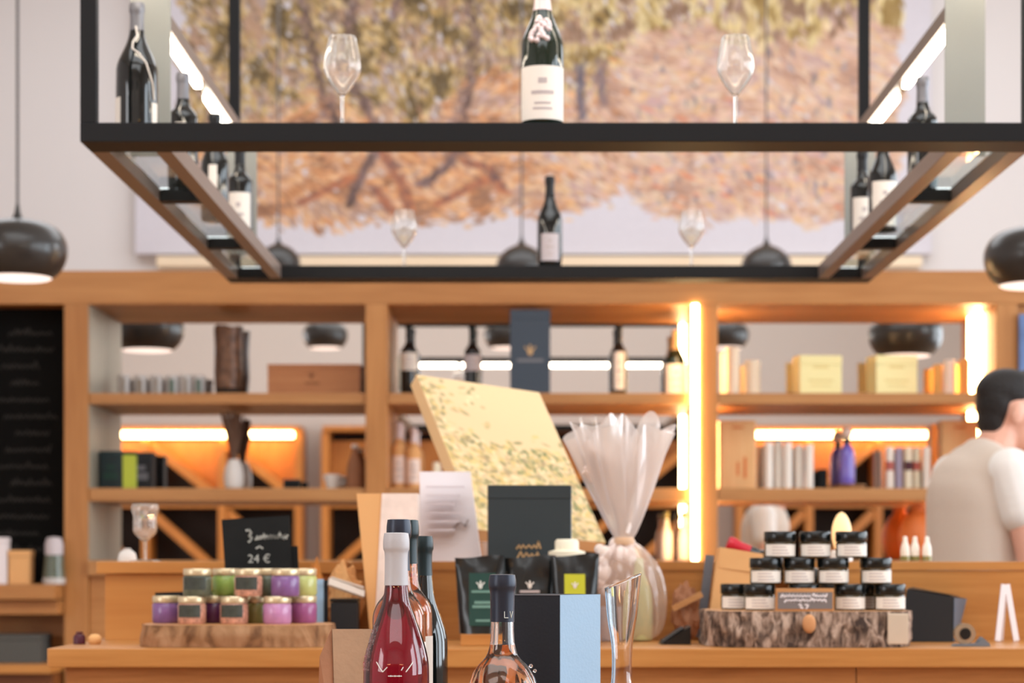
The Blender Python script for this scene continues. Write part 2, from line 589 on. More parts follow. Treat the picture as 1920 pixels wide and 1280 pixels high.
def scribble(rng, x0, x1, z, h, step):
    """a line of joined-up handwriting"""
    pts, x = [], x0
    k = 0
    while x < x1:
        hh = h * (1.7 if rng.random() < 0.22 else 1.0)
        pts.append((x, z + (hh * rng.uniform(0.6, 1.0) if k % 2 else -h * rng.uniform(0.0, 0.25))))
        x += step * rng.uniform(0.6, 1.3)
        k += 1
    return pts


def ax(px, D):
    """sideways position of something at depth D (1920 wide frame)"""
    return (px - 990) * D / FPX


def az(py, D):
    return EYE + (1055 - py) * D / FPX


def copy_tree(o, parent=None):
    c = o.copy()
    COL.objects.link(c)
    c.parent = parent
    for ch in list(o.children):
        copy_tree(ch, c)
    return c


# ------------------------------------------------------------------ the room
XL, XR, YB, YF, ZC = -7.0, 7.0, -7.2, 16.0, 6.5
struct('floor', box(B(), XL, XR, YB, YF + 0.2, -0.1, 0), M['floor'])
struct('ceiling', box(B(), XL, XR, YB, YF + 0.2, ZC, ZC + 0.1), M['ceiling'])
struct('wall_left', box(B(), XL - 0.15, XL, YB, YF + 0.2, 0, ZC), M['wall'])
struct('wall_right', box(B(), XR, XR + 0.15, YB, YF + 0.2, 0, ZC), M['wall'])
struct('wall_far', box(B(), XL, XR, YF, YF + 0.2, 0, ZC), M['wall'])
struct('wall_rear', box(B(), XL, XR, YB - 0.15, YB, 0, ZC), M['wall_rear'])
# cream ledge running along the far wall under the picture
struct('trim_1', box(B(), ax(300, YF), ax(1722, YF), YF - 0.16, YF, 3.50, az(480, YF - 0.16), 0.01), M['cream_trim'])


# --- the great landscape picture on the far wall
def brush(img, cx, cy, L, W, ang, col, a=0.85):
    h, wd, _ = img.shape
    R = int(max(L, W)) + 1
    x0, x1, y0, y1 = max(0, int(cx) - R), min(wd, int(cx) + R + 1), max(0, int(cy) - R), min(h, int(cy) + R + 1)
    if x1 <= x0 or y1 <= y0:
        return
    yy, xx = np.mgrid[y0:y1, x0:x1]
    dx, dy = xx - cx, yy - cy
    u = (dx * math.cos(ang) + dy * math.sin(ang)) / L
    v = (-dx * math.sin(ang) + dy * math.cos(ang)) / W
    k = np.clip(1.25 - (u * u + v * v), 0, 1)[..., None] * a
    img[y0:y1, x0:x1] = img[y0:y1, x0:x1] * (1 - k) + np.array(col, float) * k


def picture_mesh(name, img, W, H, T, m, parent):
    """a stretched picture: the painted front as a fine grid carrying its own colours"""
    h, wd, _ = img.shape
    xs = np.linspace(-W / 2, W / 2, wd)
    zs = np.linspace(H, 0, h)
    X, Z = np.meshgrid(xs, zs)
    co = np.stack([X.ravel(), np.full(X.size, -T / 2), Z.ravel()], 1)
    i = np.arange((h - 1) * (wd - 1))
    r, c = i // (wd - 1), i % (wd - 1)
    a = r * wd + c
    faces = np.stack([a, a + wd, a + wd + 1, a + 1], 1)
    me = bpy.data.meshes.new(name)
    me.from_pydata(co.tolist(), [], faces.tolist())
    at = me.color_attributes.new('paint', 'FLOAT_COLOR', 'POINT')
    s = np.clip(img.reshape(-1, 3) / 255.0, 0, 1)
    ln = np.where(s <= 0.04045, s / 12.92, ((s + 0.055) / 1.055) ** 2.4)
    at.data.foreach_set('color', np.concatenate([ln, np.ones((len(ln), 1))], 1).astype(np.float32).ravel())
    me.materials.append(m)
    o = bpy.data.objects.new(name, me)
    COL.objects.link(o)
    o.parent = parent
    return o


M['paint'] = painted('paint', 0.75)
rng = random.Random(11)
PX0, PX1, PY0, PY1 = 253, 1747, -180, 476     # extent of the picture across and down
SC = 0.5
iw, ih = int((PX1 - PX0) * SC), int((PY1 - PY0) * SC)
img = np.zeros((ih, iw, 3)) + np.array((206, 201, 208))
img += np.random.RandomState(3).normal(0, 2.0, (ih, iw, 1))


def lerp_tab(tab, x):
    for (a, va), (b, vb) in zip(tab[:-1], tab[1:]):
        if x <= b:
            return va + (vb - va) * max(0, (x - a)) / (b - a)
    return tab[-1][1]


BOT = [(250, 370), (330, 395), (470, 405), (560, 425), (650, 425), (720, 412), (860, 415), (960, 395), (1060, 400), (1120, 385), (1170, 350), (1210, 395), (1300, 415), (1400, 405), (1500, 420), (1600, 405), (1690, 380)]
FOL = [(250, 250), (560, 235), (700, 215), (820, 235), (880, 190), (960, 160), (1060, 130), (1150, 110), (1260, 90), (1330, 40), (1420, 60), (1520, 75), (1690, 60)]
fol_l = [(98, 80, 50), (132, 108, 64), (158, 132, 82), (190, 156, 100), (208, 182, 134), (166, 146, 140), (120, 96, 74), (176, 142, 116)]
fol_r = [(150, 122, 70), (190, 164, 104), (218, 196, 140), (228, 210, 162), (202, 176, 126), (184, 156, 146), (140, 110, 88)]
gr_l = [(150, 108, 82), (184, 128, 88), (208, 148, 102), (216, 164, 116), (200, 156, 126), (220, 180, 142), (170, 136, 118)]
gr_r = [(180, 142, 122), (200, 160, 134), (212, 176, 150), (206, 168, 152), (218, 192, 166), (216, 176, 132), (192, 160, 152)]
for k in range(30000):
    x = rng.uniform(330, 1692)
    y = rng.uniform(PY0, 440)
    if y > lerp_tab(BOT, x) + rng.gauss(0, 9) - 6:
        continue
    edge = 14 * math.sin(y * 0.05) + rng.gauss(0, 6)
    if x < 338 + edge + max(0, y - 200) * 0.2 or x > 1686 + edge * 0.6 - max(0, y - 300) * 0.3:
        continue
    right = min(1, max(0, (x - 900) / 300))
    n = noise.noise(Vector((x * 0.006, y * 0.008, 2.0)))
    if y < lerp_tab(FOL, x) + 70 * n + rng.gauss(0, 10):
        pal = fol_r if rng.random() < right else fol_l
        tt = noise.noise(Vector((x * 0.020, y * 0.024, 7.0))) * 1.15 + rng.gauss(0.48, 0.2)
        ang = 1.2 + 1.6 * noise.noise(Vector((x * 0.004, y * 0.004, 1.0)))
        L, W = rng.uniform(2.4, 5.5), rng.uniform(1.5, 3.2)
        if x > 1330:
            ang, L = 1.5 + rng.gauss(0, 0.25), rng.uniform(4, 9)
    else:
        pal = gr_r if rng.random() < right else gr_l
        tt = noise.noise(Vector((x * 0.016, y * 0.024, 4.0))) * 1.0 + rng.gauss(0.5, 0.22)
        ang = 0.25 + 1.1 * noise.noise(Vector((x * 0.005, y * 0.006, 9.0)))
        if x < 980 and y > 260:
            ang += 0.9 * noise.noise(Vector((x * 0.008, 3.0, 9.0)))
        L, W = rng.uniform(3, 7), rng.uniform(1.4, 3.0)
    col = pal[min(len(pal) - 1, max(0, int(tt * len(pal))))]
    j = rng.gauss(0, 7)
    brush(img, (x - PX0) * SC, (y - PY0) * SC, L, W, ang, (col[0] + j, col[1] + j, col[2] + j))


def trunk(pts, wd, cols, nn=44):
    for a, b in zip(pts[:-1], pts[1:]):
        ang = math.atan2(b[1] - a[1], b[0] - a[0])
        for k in range(nn):
            t = k / nn
            brush(img, (a[0] + (b[0] - a[0]) * t + rng.gauss(0, wd * 0.6) - PX0) * SC, (a[1] + (b[1] - a[1]) * t - PY0) * SC,
                  rng.uniform(3, 7), rng.uniform(1.4, 2.8), ang + rng.gauss(0, 0.6), rng.choice(cols), rng.uniform(0.3, 0.75))


DK = [(96, 74, 68), (120, 94, 92), (138, 112, 110), (84, 66, 60)]
RD = [(172, 104, 72), (150, 96, 78), (190, 122, 84), (110, 84, 80)]
trunk([(560, -60), (578, 60), (605, 170), (640, 250)], 11, DK)
trunk([(640, 130), (690, 200), (715, 300)], 12, DK)
trunk([(700, 285), (672, 340), (655, 385)], 8, DK)
trunk([(720, 285), (752, 340), (770, 400)], 8, RD)
trunk([(880, -60), (890, 80), (868, 200), (848, 300)], 12, DK)
trunk([(850, 300), (805, 335), (790, 345)], 8, DK)
trunk([(870, 300), (915, 315), (945, 360)], 8, RD)
trunk([(700, 350), (740, 400)], 9, RD)
trunk([(560, 380), (620, 350), (660, 330)], 7, RD)
trunk([(820, 380), (880, 350), (925, 330)], 7, RD)
trunk([(1085, 120), (1090, 225)], 6, [(120, 112, 124), (96, 90, 104)])
trunk([(1130, 110), (1128, 200)], 8, [(120, 104, 110), (140, 112, 104)])
trunk([(640, -100), (660, 20), (640, 110)], 10, DK)
trunk([(760, -100), (740, 40)], 9, DK)
for k in range(120):
    x, y = rng.uniform(1180, 1640), rng.uniform(80, 380)
    brush(img, (x - PX0) * SC, (y - PY0) * SC, rng.uniform(3.5, 7), rng.uniform(1.6, 2.6), rng.uniform(0.8, 2.0), rng.choice([(128, 126, 138), (150, 140, 146), (112, 106, 114)]), rng.uniform(0.3, 0.75))
for k in range(90):
    x = rng.uniform(1180, 1640)
    y = rng.uniform(180, 400)
    brush(img, (x - PX0) * SC, (y - PY0) * SC, rng.uniform(4, 9), rng.uniform(1.5, 2.6), 0.3, rng.choice([(206, 116, 84), (226, 150, 110), (190, 150, 156)]), 0.6)
PW, PH = (PX1 - PX0) * (YF - 0.1) / FPX, (PY1 - PY0) * (YF - 0.1) / FPX
pic = thing('landscape_painting', 'huge unframed painting of olive trees on orange ground, hung on the far wall', 'painting',
            (ax(1000, YF - 0.08), YF - 0.055, az(476, YF - 0.08)))
picture_mesh('painted_canvas', img, PW, PH, 0.062, M['paint'], pic)
obj('stretcher_board', box(B(), -PW / 2, PW / 2, -0.03, 0.05, 0, PH), M['canvas_back'], pic)

# --- racks with lamps on the wall behind the camera (seen in the mirrors)
def rack(x0, x1, label, flip_, lamp=True):
    t = thing('wine_rack', label, 'wine rack', ((x0 + x1) / 2, YB + 0.25, 0), PI)
    hw = (x1 - x0) / 2
    obj('back_panel', box(B(), -hw, hw, 0.2, 0.24, 0, 2.82), M['rack_dark'], t)
    nb = max(2, round((x1 - x0) / 0.82))
    ws = (x1 - x0) / nb
    for k in range(nb + 1):
        xx = -hw + k * ws
        obj('upright', box(B(), xx - 0.045, xx + 0.045, -0.24, 0.2, 0, 2.82, 0.004), M['rack_wood'], t)
    for z in (0.1, 1.08, 1.94):
        obj('rack_shelf', box(B(), -hw + 0.045, hw - 0.045, -0.2, 0.2, z, z + 0.06, 0.003), M['rack_wood'], t)
    for k in range(nb):
        xa, xb = -hw + k * ws + 0.05, -hw + (k + 1) * ws - 0.05
        for z0, z1 in ((0.16, 1.08), (1.14, 1.94), (2.0, 2.72)):
            hi, lo_ = (xa, xb) if not flip_ else (xb, xa)
            obj('diagonal_board', beam(B(), (hi, -0.12, z1 - 0.05), (lo_, -0.12, z0 + 0.05), 0.10, 0.14, up=(0, 1, 0)), M['rack_wood'], t)
            if z0 > 1.5:
                obj('corner_panel', prism(B(), [(hi, z1), (lo_, z1), (lo_, z0 + 0.05)], 0.0, 0.02), M['rack_wood'], t)
    if lamp:
        obj('rack_lamp', box(B(), -hw + 0.05, hw - 0.1, -0.30, -0.24, 2.74, 2.81, 0.01), M['led_rack'], t)
    obj('rack_top', box(B(), -hw - 0.03, hw + 0.03, -0.28, 0.24, 2.82, 2.88, 0.004), M['rack_wood'], t)
    return t


rack(-5.3, -2.65, 'diagonal oak wine rack under a strip lamp, mirrored in the left shelf bay', True)
rack(2.45, 4.85, 'diagonal oak wine rack under a strip lamp, mirrored in the right shelf bay', False)
rack(-2.34, 1.95, 'unlit diagonal oak wine rack behind the visitors, mirrored in the middle bay', False, False)

# ------------------------------------------------------------------ mirrored oak shelving
YS, YM = 8.60, 8.95
posts = [(120, 165), (685, 726), (1310, 1346), (1868, 1908)]
ZB0, ZB1 = 2.343, 2.478
unit = thing('shelving_unit', 'long oak shelving wall with three mirror backed bays behind the counter', 'shelving', (0, YS, 0))


def L(y):
    return y - YS


xb0, xb1 = -3.4, 3.6
obj('top_beam', box(B(), xb0, xb1, 0, 0.39, ZB0, ZB1, 0.004), M['oak_x'], unit)
for a, b in posts:
    obj('post', box(B(), ax(a, YS), ax(b, YS), 0, 0.36, 0, ZB0, 0.004), M['oak_z'], unit)
for (a, b) in ((165, 685), (726, 1310), (1346, 1868)):
    x0, x1 = ax(a, YS), ax(b, YS)
    obj('mirror_panel', box(B(), x0 + 0.002, x1 - 0.002, L(YM), L(YM) + 0.015, 1.31, ZB0), M['mirror'], unit)
    obj('shelf', box(B(), x0 + 0.002, x1 - 0.002, 0.012, L(YM), 1.942, 1.986, 0.003), M['oak_shelf'], unit)
    obj('shelf', box(B(), x0 + 0.002, x1 - 0.002, 0.012, L(YM), 1.550, 1.602, 0.003), M['oak_shelf'], unit)
    obj('base_shelf', box(B(), x0 + 0.002, x1 - 0.002, -0.02, L(YM) + 0.02, 1.25, 1.31, 0.003), M['oak_shelf'], unit)
    obj('base_panel', box(B(), x0 + 0.002, x1 - 0.002, 0.02, L(YM) + 0.02, 0.0, 1.25), M['oak_x'], unit)
obj('back_board', box(B(), xb0, xb1, 0.37, 0.39, 0, ZB0), M['oak_x'], unit)
# strip lamps standing in the back corners of the middle and right bays
for xx, ww in ((ax(1868, YS) - 0.014, 0.011), (ax(1346, YS) + 0.004, 0.003)):
    for (p, q) in ((1.31, 1.55), (1.602, 1.942), (1.986, 2.343)):
        obj('strip_lamp', box(B(), xx - ww, xx + ww, L(8.86), L(8.88), p + 0.003, q - 0.003), M['led_warm'], unit)
xx = ax(1310, YS) - 0.0145
obj('strip_lamp', box(B(), xx - 0.012, xx + 0.012, -0.012, 0.010, 1.312, 2.341, 0.002), M['led_warm'], unit)

# grey lined end of the left bay
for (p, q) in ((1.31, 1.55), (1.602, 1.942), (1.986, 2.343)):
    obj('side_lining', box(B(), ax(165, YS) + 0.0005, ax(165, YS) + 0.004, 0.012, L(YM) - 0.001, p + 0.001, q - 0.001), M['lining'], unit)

# --- blackboard bay on the left
bx0, bx1 = ax(-60, YS + 0.1), ax(122, YS + 0.1)
bb = thing('blackboard', 'tall black chalkboard with faint handwriting at the left end of the shelving', 'blackboard', (ax(60, 8.7), 8.72, 1.20))
obj('board_panel', box(B(), bx0 - ax(60, 8.7) - 0.2, ax(119, 8.7) - ax(60, 8.7), -0.015, 0.015, 0.02, 1.135), M['blackboard'], bb)
rc = random.Random(5)
for k in range(14):
    z = 1.03 - k * 0.068
    xs = rc.uniform(-0.16, -0.06)
    xe = rc.uniform(0.02, 0.115)
    obj('chalk_line', strokes(B(), [scribble(rc, xs, xe, z, 0.018, 0.010)], 0.005, -0.0152), M['chalk_dim'], bb)
lg = thing('side_cabinet', 'oak side cabinet below the blackboard', 'cabinet', (ax(20, 8.5), 8.5, 0))
cx = ax(20, 8.5)
obj('ledge', box(B(), -0.6, ax(120, 8.6) - cx - 0.003, -0.05, 0.35, 1.155, 1.215, 0.004), M['oak_x'], lg)
obj('ledge_rail', box(B(), -0.6, ax(120, 8.6) - cx - 0.003, 0.0, 0.35, 1.095, 1.15, 0.003), M['oak_x'], lg)
obj('cabinet_back', box(B(), -0.6, ax(120, 8.6) - cx - 0.003, 0.28, 0.35, 0.90, 1.092), M['oak_x'], lg)
obj('lower_ledge', box(B(), -0.6, ax(120, 8.6) - cx - 0.006, -0.12, 0.35, 0.865, 0.90, 0.003), M['oak_warm_x'], lg)
obj('cabinet_front', box(B(), -0.6, ax(120, 8.6) - cx - 0.010, -0.06, 0.35, 0.0, 0.862), M['brown_wood'], lg)
t = thing('storage_box', 'flat dark grey box on the low ledge under the blackboard', 'box', (ax(35, 8.6), 8.60, 0.90))
obj('box_body', box(B(), -0.20, ax(86, 8.6) - ax(35, 8.6), -0.10, 0.10, 0, 0.092, 0.003), M['grey_box'], t)
obj('box_lid', box(B(), -0.203, ax(86, 8.6) - ax(35, 8.6) + 0.002, -0.103, 0.103, 0.093, 0.113, 0.003), M['grey_box'], t)
t = thing('carton', 'white carton on the ledge under the blackboard, at the frame edge', 'box', (ax(1, 8.55), 8.55, 1.215))
obj('carton_body', box(B(), -0.032, 0.032, -0.03, 0.03, 0, 0.165, 0.003), M['paper_white'], t)
obj('carton_lid', box(B(), -0.033, 0.033, -0.031, 0.031, 0.166, 0.186, 0.003), M['paper_white'], t)
t = thing('wooden_box', 'small pale wooden box beside the white carton under the blackboard', 'box', (ax(40, 8.56), 8.56, 1.215))
obj('box_body', box(B(), -0.042, 0.042, -0.04, 0.04, 0, 0.108, 0.003), M['kraft_light'], t)
obj('box_lid', box(B(), -0.044, 0.044, -0.042, 0.042, 0.109, 0.135, 0.003), M['kraft_light'], t)
t = thing('storage_jar', 'glass jar with dark herbs and a pale round lid at the foot of the blackboard', 'jar', (ax(101, 8.54), 8.545, 1.215))
obj('jar_body', lathe(B(), [(0, 0), (0.044, 0), (0.046, 0.02), (0.044, 0.025), (0, 0.025)], 24), M['tumbler_grey'], t, 40)
obj('herbs', lathe(B(), [(0, 0.0255), (0.044, 0.0255), (0.036, 0.115), (0, 0.116)], 24), M['sage'], t, 40)
obj('jar_lid', lathe(B(), [(0, 0.1165), (0.036, 0.1165), (0.036, 0.16), (0.028, 0.185), (0, 0.19)], 24), M['label_grey'], t, 40)
tag(obj('poster', box(B(), ax(1909, 8.6), ax(1980, 8.6), 8.575, 8.598, az(705, 8.6), az(590, 8.6)), M['poster_blue']),
    'blue and white poster on the shelving post above the person', 'poster')
# shelving continues to the right behind the person
obj('end_panel', box(B(), ax(1908, YS) + 0.002, xb1, 0.03, 0.36, 0, ZB0 - 0.002), M['oak_z'], unit)


# ------------------------------------------------------------------ bottles
def prof_bottle(kind, H, R, rn=0.0135):
    if kind == 'bordeaux':
        body = [(R * 0.86, 0.0), (R, 0.008), (R, 0.60 * H), (R * 0.97, 0.635 * H), (R * 0.80, 0.675 * H), (R * 0.55, 0.705 * H), (rn * 1.1, 0.75 * H)]
    elif kind == 'rhone':
        body = [(R * 0.86, 0.0), (R, 0.008), (R, 0.50 * H), (R * 0.94, 0.555 * H), (R * 0.80, 0.61 * H), (R * 0.62, 0.665 * H), (R * 0.46, 0.72 * H), (rn * 1.12, 0.79 * H)]
    elif kind == 'flared':
        body = [(R * 0.9, 0.0), (R, 0.008), (R, 0.455 * H), (R * 0.975, 0.50 * H), (R * 0.88, 0.555 * H), (R * 0.72, 0.62 * H), (R * 0.55, 0.68 * H), (R * 0.42, 0.725 * H), (rn * 1.08, 0.775 * H)]
    else:  # globe
        body = [(R * 0.75, 0.0), (R * 0.95, 0.02), (R, 0.18 * H), (R, 0.34 * H), (R * 0.96, 0.44 * H), (R * 0.86, 0.51 * H), (R * 0.68, 0.565 * H), (R * 0.46, 0.60 * H), (rn * 1.2, 0.635 * H)]
    neck = [(rn, 0.84 * H if kind != 'globe' else 0.70 * H), (rn, 0.93 * H), (rn + 0.0022, 0.935 * H), (rn + 0.0022, 0.975 * H), (rn + 0.0008, H)]
    return [(0, 0)] + body + neck + [(0, H)]


def smooth_prof(p, k=2):
    for _ in range(k):
        q = [p[0]]
        for a, b in zip(p[:-1], p[1:]):
            q += [(a[0] * 0.75 + b[0] * 0.25, a[1] * 0.75 + b[1] * 0.25), (a[0] * 0.25 + b[0] * 0.75, a[1] * 0.25 + b[1] * 0.75)]
        q.append(p[-1])
        p = q
    return p


def rad_at(p, z):
    best = 0
    for a, b in zip(p[:-1], p[1:]):
        lo, hi = min(a[1], b[1]), max(a[1], b[1])
        if lo <= z <= hi and hi > lo:
            best = max(best, a[0] + (b[0] - a[0]) * (z - a[1]) / (b[1] - a[1]))
    return best


def bottle(label, loc, kind='bordeaux', H=0.30, R=0.0375, glass='dark_glass', caps=None, capz=0.80, lab=None, group=None,
           rz=0.0, rn=0.0135, name='wine_bottle', cat='bottle', n=28, text=True, crest=False):
    t = thing(name, label, cat, loc, rz, group)
    p = smooth_prof(prof_bottle(kind, H, R, rn), 1)
    obj('bottle_body', lathe(B(), p, n), M[glass], t, 50)
    if caps:
        cp = []
        zz = [capz * H + (0.985 - capz) * H * k / 12 for k in range(13)]
        for z in zz:
            cp.append((rad_at(p, z) + 0.0007, z))
        cp = [(cp[0][0] - 0.0006, cp[0][1])] + cp + [(rn + 0.001, H + 0.0008), (0, H + 0.001)]
        obj('capsule', lathe(B(), cp, n), M[caps], t, 50)
    if lab:
        z0, z1, sp, lm = lab
        lo = obj('label', patch(B(), R + 0.0002, z0 * H, z1 * H, -PI / 2 - sp, -PI / 2 + sp), M[lm], t, 40)
        if text:
            bm = B()
            zc = (z0 + z1) / 2 * H
            dz = (z1 - z0) * H
            for (fz, hw, hh) in ((0.22, 0.16, 0.05), (0.0, 0.42, 0.035), (-0.2, 0.3, 0.02), (-0.3, 0.36, 0.02)):
                patch(bm, R + 0.0009, zc + fz * dz - hh * dz, zc + fz * dz + hh * dz, -PI / 2 - sp * hw, -PI / 2 + sp * hw, 6, 0.0003)
            obj('label_print', bm, M['print'], lo)
    if crest:
        bm = B()
        for k in range(26):
            zc = H * (0.53 + 0.16 * k / 26)
            sp = 0.75 * (1 - 0.55 * k / 26)
            r = rad_at(p, zc)
            a = -PI / 2 + random.uniform(-sp, sp)
            ball(bm, (r * math.cos(a), r * math.sin(a), zc), 0.006, 8, 6)
        obj('crest', bm, M['foil_pink'], t, 60)
    return t


def wine_glass(label, loc, H=0.18, R=0.038, group=None, name='wine_glass'):
    t = thing(name, label, 'wine glass', loc, 0, group)
    s = H / 0.18
    bo = [(0.004, 0.062), (0.012, 0.072), (0.026, 0.090), (R * 0.98, 0.112), (R, 0.122), (R * 0.95, 0.140), (0.031, 0.165), (0.0275, 0.18)]
    bo = [(r, z * s) for r, z in bo]
    bo = smooth_prof(bo, 1)
    inn = [(max(r - 0.0016, 0.0005), z + 0.0016) for r, z in bo[1:-1]] + [(bo[-1][0] - 0.0016, bo[-1][1])]
    bowl = bo + inn[::-1] + [(0, inn[0][1])]
    obj('bowl', lathe(B(), [(0, bo[0][1])] + bowl, 32), M['whitened_crystal'], t, 60)
    obj('stem', lathe(B(), [(0, 0.0045), (0.0035, 0.0045), (0.0030, 0.03 * s), (0.0036, 0.0618 * s), (0, 0.0618 * s)], 14), M['whitened_crystal'], t, 60)
    obj('foot', lathe(B(), [(0, 0), (0.034, 0), (0.034, 0.0015), (0.010, 0.0042), (0, 0.0044)], 32), M['whitened_crystal'], t, 60)
    return t


# ------------------------------------------------------------------ the hanging steel frame over the counter
FX0, FX1, FY0, FY1 = -0.8925, 1.02, 4.25, 6.40
FZ0, FZ1 = 2.139, 2.177
UZ0, UZ1 = 2.575, 2.612
fr = thing('hanging_display_frame', 'black steel display frame with glass shelves hung over the counter', 'hanging shelf', (0, 0, FZ0))
fr.location = (0, 0, 0)


def fbox(name, x0, x1, y0, y1, z0, z1, m='steel', bev=0.0015):
    return obj(name, box(B(), x0, x1, y0, y1, z0, z1, bev), M[m], fr)


fbox('front_bar', FX0, FX1, FY0, FY0 + 0.11, FZ0, FZ1)
fbox('back_bar', FX0, FX1, FY1 - 0.11, FY1, FZ0, FZ1)
bw = 0.037
sides = ((FX0, FX0 + bw, -0.761, -0.728), (FX1 - bw, FX1, 0.856, 0.889))
for (o0, o1, i0, i1) in sides:
    fbox('side_bar', o0, o1, FY0 + 0.111, FY1 - 0.111, FZ0, FZ1, 'steel_lit')
    fbox('side_bar', i0, i1, FY0 + 0.111, FY1 - 0.111, FZ0, FZ1, 'steel_lit')
    g0, g1 = min(o1, i1), max(o0, i0)
    cy = [FY0 + 0.11, 4.97, 5.71, FY1 - 0.11]
    for c in cy[1:3]:
        fbox('cross_bar', g0 + 0.0005, g1 - 0.0005, c - 0.02, c + 0.02, FZ0, FZ1 - 0.012)
    for a, b in zip(cy[:-1], cy[1:]):
        fbox('glass_shelf', g0 + 0.001, g1 - 0.001, a + 0.022, b - 0.022, FZ1 - 0.010, FZ1 - 0.002, 'pane', 0)
    # upper rail with its lamps
    fbox('upper_rail', o0, o1, FY0 + bw, FY1 - bw, UZ0, UZ1, 'steel_lit')
    oc = (o0 + o1) / 2
    for a, b in ((4.32, 5.655), (5.80, 6.28)):
        fbox('lamp_tube', oc - 0.010, oc + 0.010, a, b, UZ0 - 0.019, UZ0 - 0.001, 'led', 0.006)
    # grey upright plates between the two side bars
    pm = (g0 + g1) / 2
    for yy, zt_ in ((4.57, UZ0 + 0.02), (6.02, 2.53)):
        fbox('upright_plate', pm - 0.043, pm + 0.043, yy - 0.004, yy + 0.004, FZ1 - 0.001, zt_, 'plate_grey', 0.001)
    for yy in (FY0, FY1 - bw):
        a, b = (o0, o0 + 0.032) if o0 < 0 else (o1 - 0.032, o1)
        fbox('hanger_post', a, b, yy, yy + 0.028, FZ1, ZC)
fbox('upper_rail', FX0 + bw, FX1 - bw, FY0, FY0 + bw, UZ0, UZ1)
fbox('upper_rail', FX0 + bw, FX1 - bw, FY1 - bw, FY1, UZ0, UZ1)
for a, b in ((FX0 + 0.06, -0.45), (-0.43, 0.05), (0.07, 0.55), (0.57, FX1 - 0.06)):
    fbox('lamp_tube', a, b, FY0 + 0.004, FY0 + 0.032, UZ0 - 0.026, UZ0 - 0.001, 'led', 0.008)

GZ = FZ1
wine_glass('clear wine glass on the front bar of the hanging frame, left of the bottle', (ax(642, 4.31), 4.31, GZ), 0.184, group='wine glasses on the hanging frame')
wine_glass('clear wine glass on the front bar of the hanging frame, right of the bottle', (ax(1379, 4.31), 4.31, GZ), 0.184, group='wine glasses on the hanging frame')
wine_glass('clear wine glass on the far bar of the hanging frame, left of the bottle', (ax(758, 6.35), 6.345, GZ), 0.17, group='wine glasses on the hanging frame')
wine_glass('clear wine glass on the far bar of the hanging frame, right of the bottle', (ax(1296, 6.35), 6.345, GZ), 0.17, group='wine glasses on the hanging frame')
bottle('sparkling wine bottle with big white label in the middle of the front bar', (ax(1017, 4.31), 4.305, GZ), 'rhone', 0.315, 0.0435, 'green_glass', 'foil_pink', 0.745, (0.03, 0.37, 1.25, 'label'), rn=0.0145, crest=True)
bottle('dark wine bottle with small square label on the far bar of the frame', (ax(1031, 6.35), 6.345, GZ), 'rhone', 0.27, 0.0375, 'dark_glass', 'foil_black', 0.78, (0.06, 0.36, 0.75, 'label_grey'), rn=0.0125)
GS = FZ1 - 0.002
gl = 'bottles on the glass side shelves'
bottle('large dark wine bottle with torn white label edge on the frame, front left corner', (-0.812, 4.43, GS), 'rhone', 0.285, 0.0435, 'dark_glass', 'foil_grey', 0.80, (0.0, 0.30, 0.25, 'dark_glass'), gl, text=False)
for o in list(COL.objects)[-1:]:
    pass
lb = [c for c in bpy.data.objects if c.name.startswith('wine_bottle') and c.parent is None][-1]
bm = B()
patch(bm, 0.0437, 0.008, 0.085, -PI * 0.98, -PI * 0.72)
obj('side_label', bm, M['label'], lb, 40)
bm = B()
patch(bm, 0.0437, 0.008, 0.075, -PI * 0.20, -PI * 0.06)
obj('side_label', bm, M['label'], lb, 40)
bm = B()
pp = smooth_prof(prof_bottle('rhone', 0.285, 0.0435), 1)
cur = [(0.235, -1.55), (0.215, -1.35), (0.20, -1.75), (0.185, -1.7), (0.175, -1.3), (0.155, -0.95), (0.13, -0.75), (0.115, -0.6), (0.08, -0.5)]
pts = []
for (z, a) in cur:
    r = rad_at(pp, z) + 0.0012
    pts.append((r * math.cos(a), r * math.sin(a), z))
tube(bm, pts, 0.0019, 6)
obj('label_ribbon', bm, M['label'], lb, 60)
bottle('dark wine bottle with pale medallion on the left glass shelf, behind the front one', (-0.812, 5.02, GS), 'bordeaux', 0.275, 0.036, 'dark_glass', 'foil_grey', 0.78, (0.48, 0.56, 0.35, 'label'), gl, text=False)
bottle('dark wine bottle with white neck tag, in the middle of the left glass shelves', (-0.80, 5.45, GS), 'rhone', 0.27, 0.036, 'dark_glass', 'foil_black', 0.80, (0.10, 0.5, 0.3, 'label'), gl, text=False)
bottle('dark wine bottle with white label, last on the left glass shelves', (-0.79, 5.85, GS), 'bordeaux', 0.27, 0.036, 'dark_glass', 'foil_black', 0.80, (0.05, 0.5, 1.0, 'label'), gl)
bottle('dark wine bottle with bare neck on the right glass shelf, nearest the front', (0.936, 5.06, GS), 'bordeaux', 0.275, 0.036, 'dark_glass', 'foil_grey', 0.78, (0.44, 0.54, 0.3, 'label'), gl, text=False)
bottle('dark wine bottle with two part white label on the right glass shelves', (0.935, 5.62, GS), 'rhone', 0.27, 0.038, 'dark_glass', 'foil_black', 0.80, (0.05, 0.46, 0.95, 'label'), gl)
bottle('dark wine bottle with pale label at the far end of the right glass shelves', (0.925, 5.90, GS), 'bordeaux', 0.26, 0.034, 'dark_glass', 'foil_black', 0.80, (0.05, 0.5, 1.0, 'label'), gl)


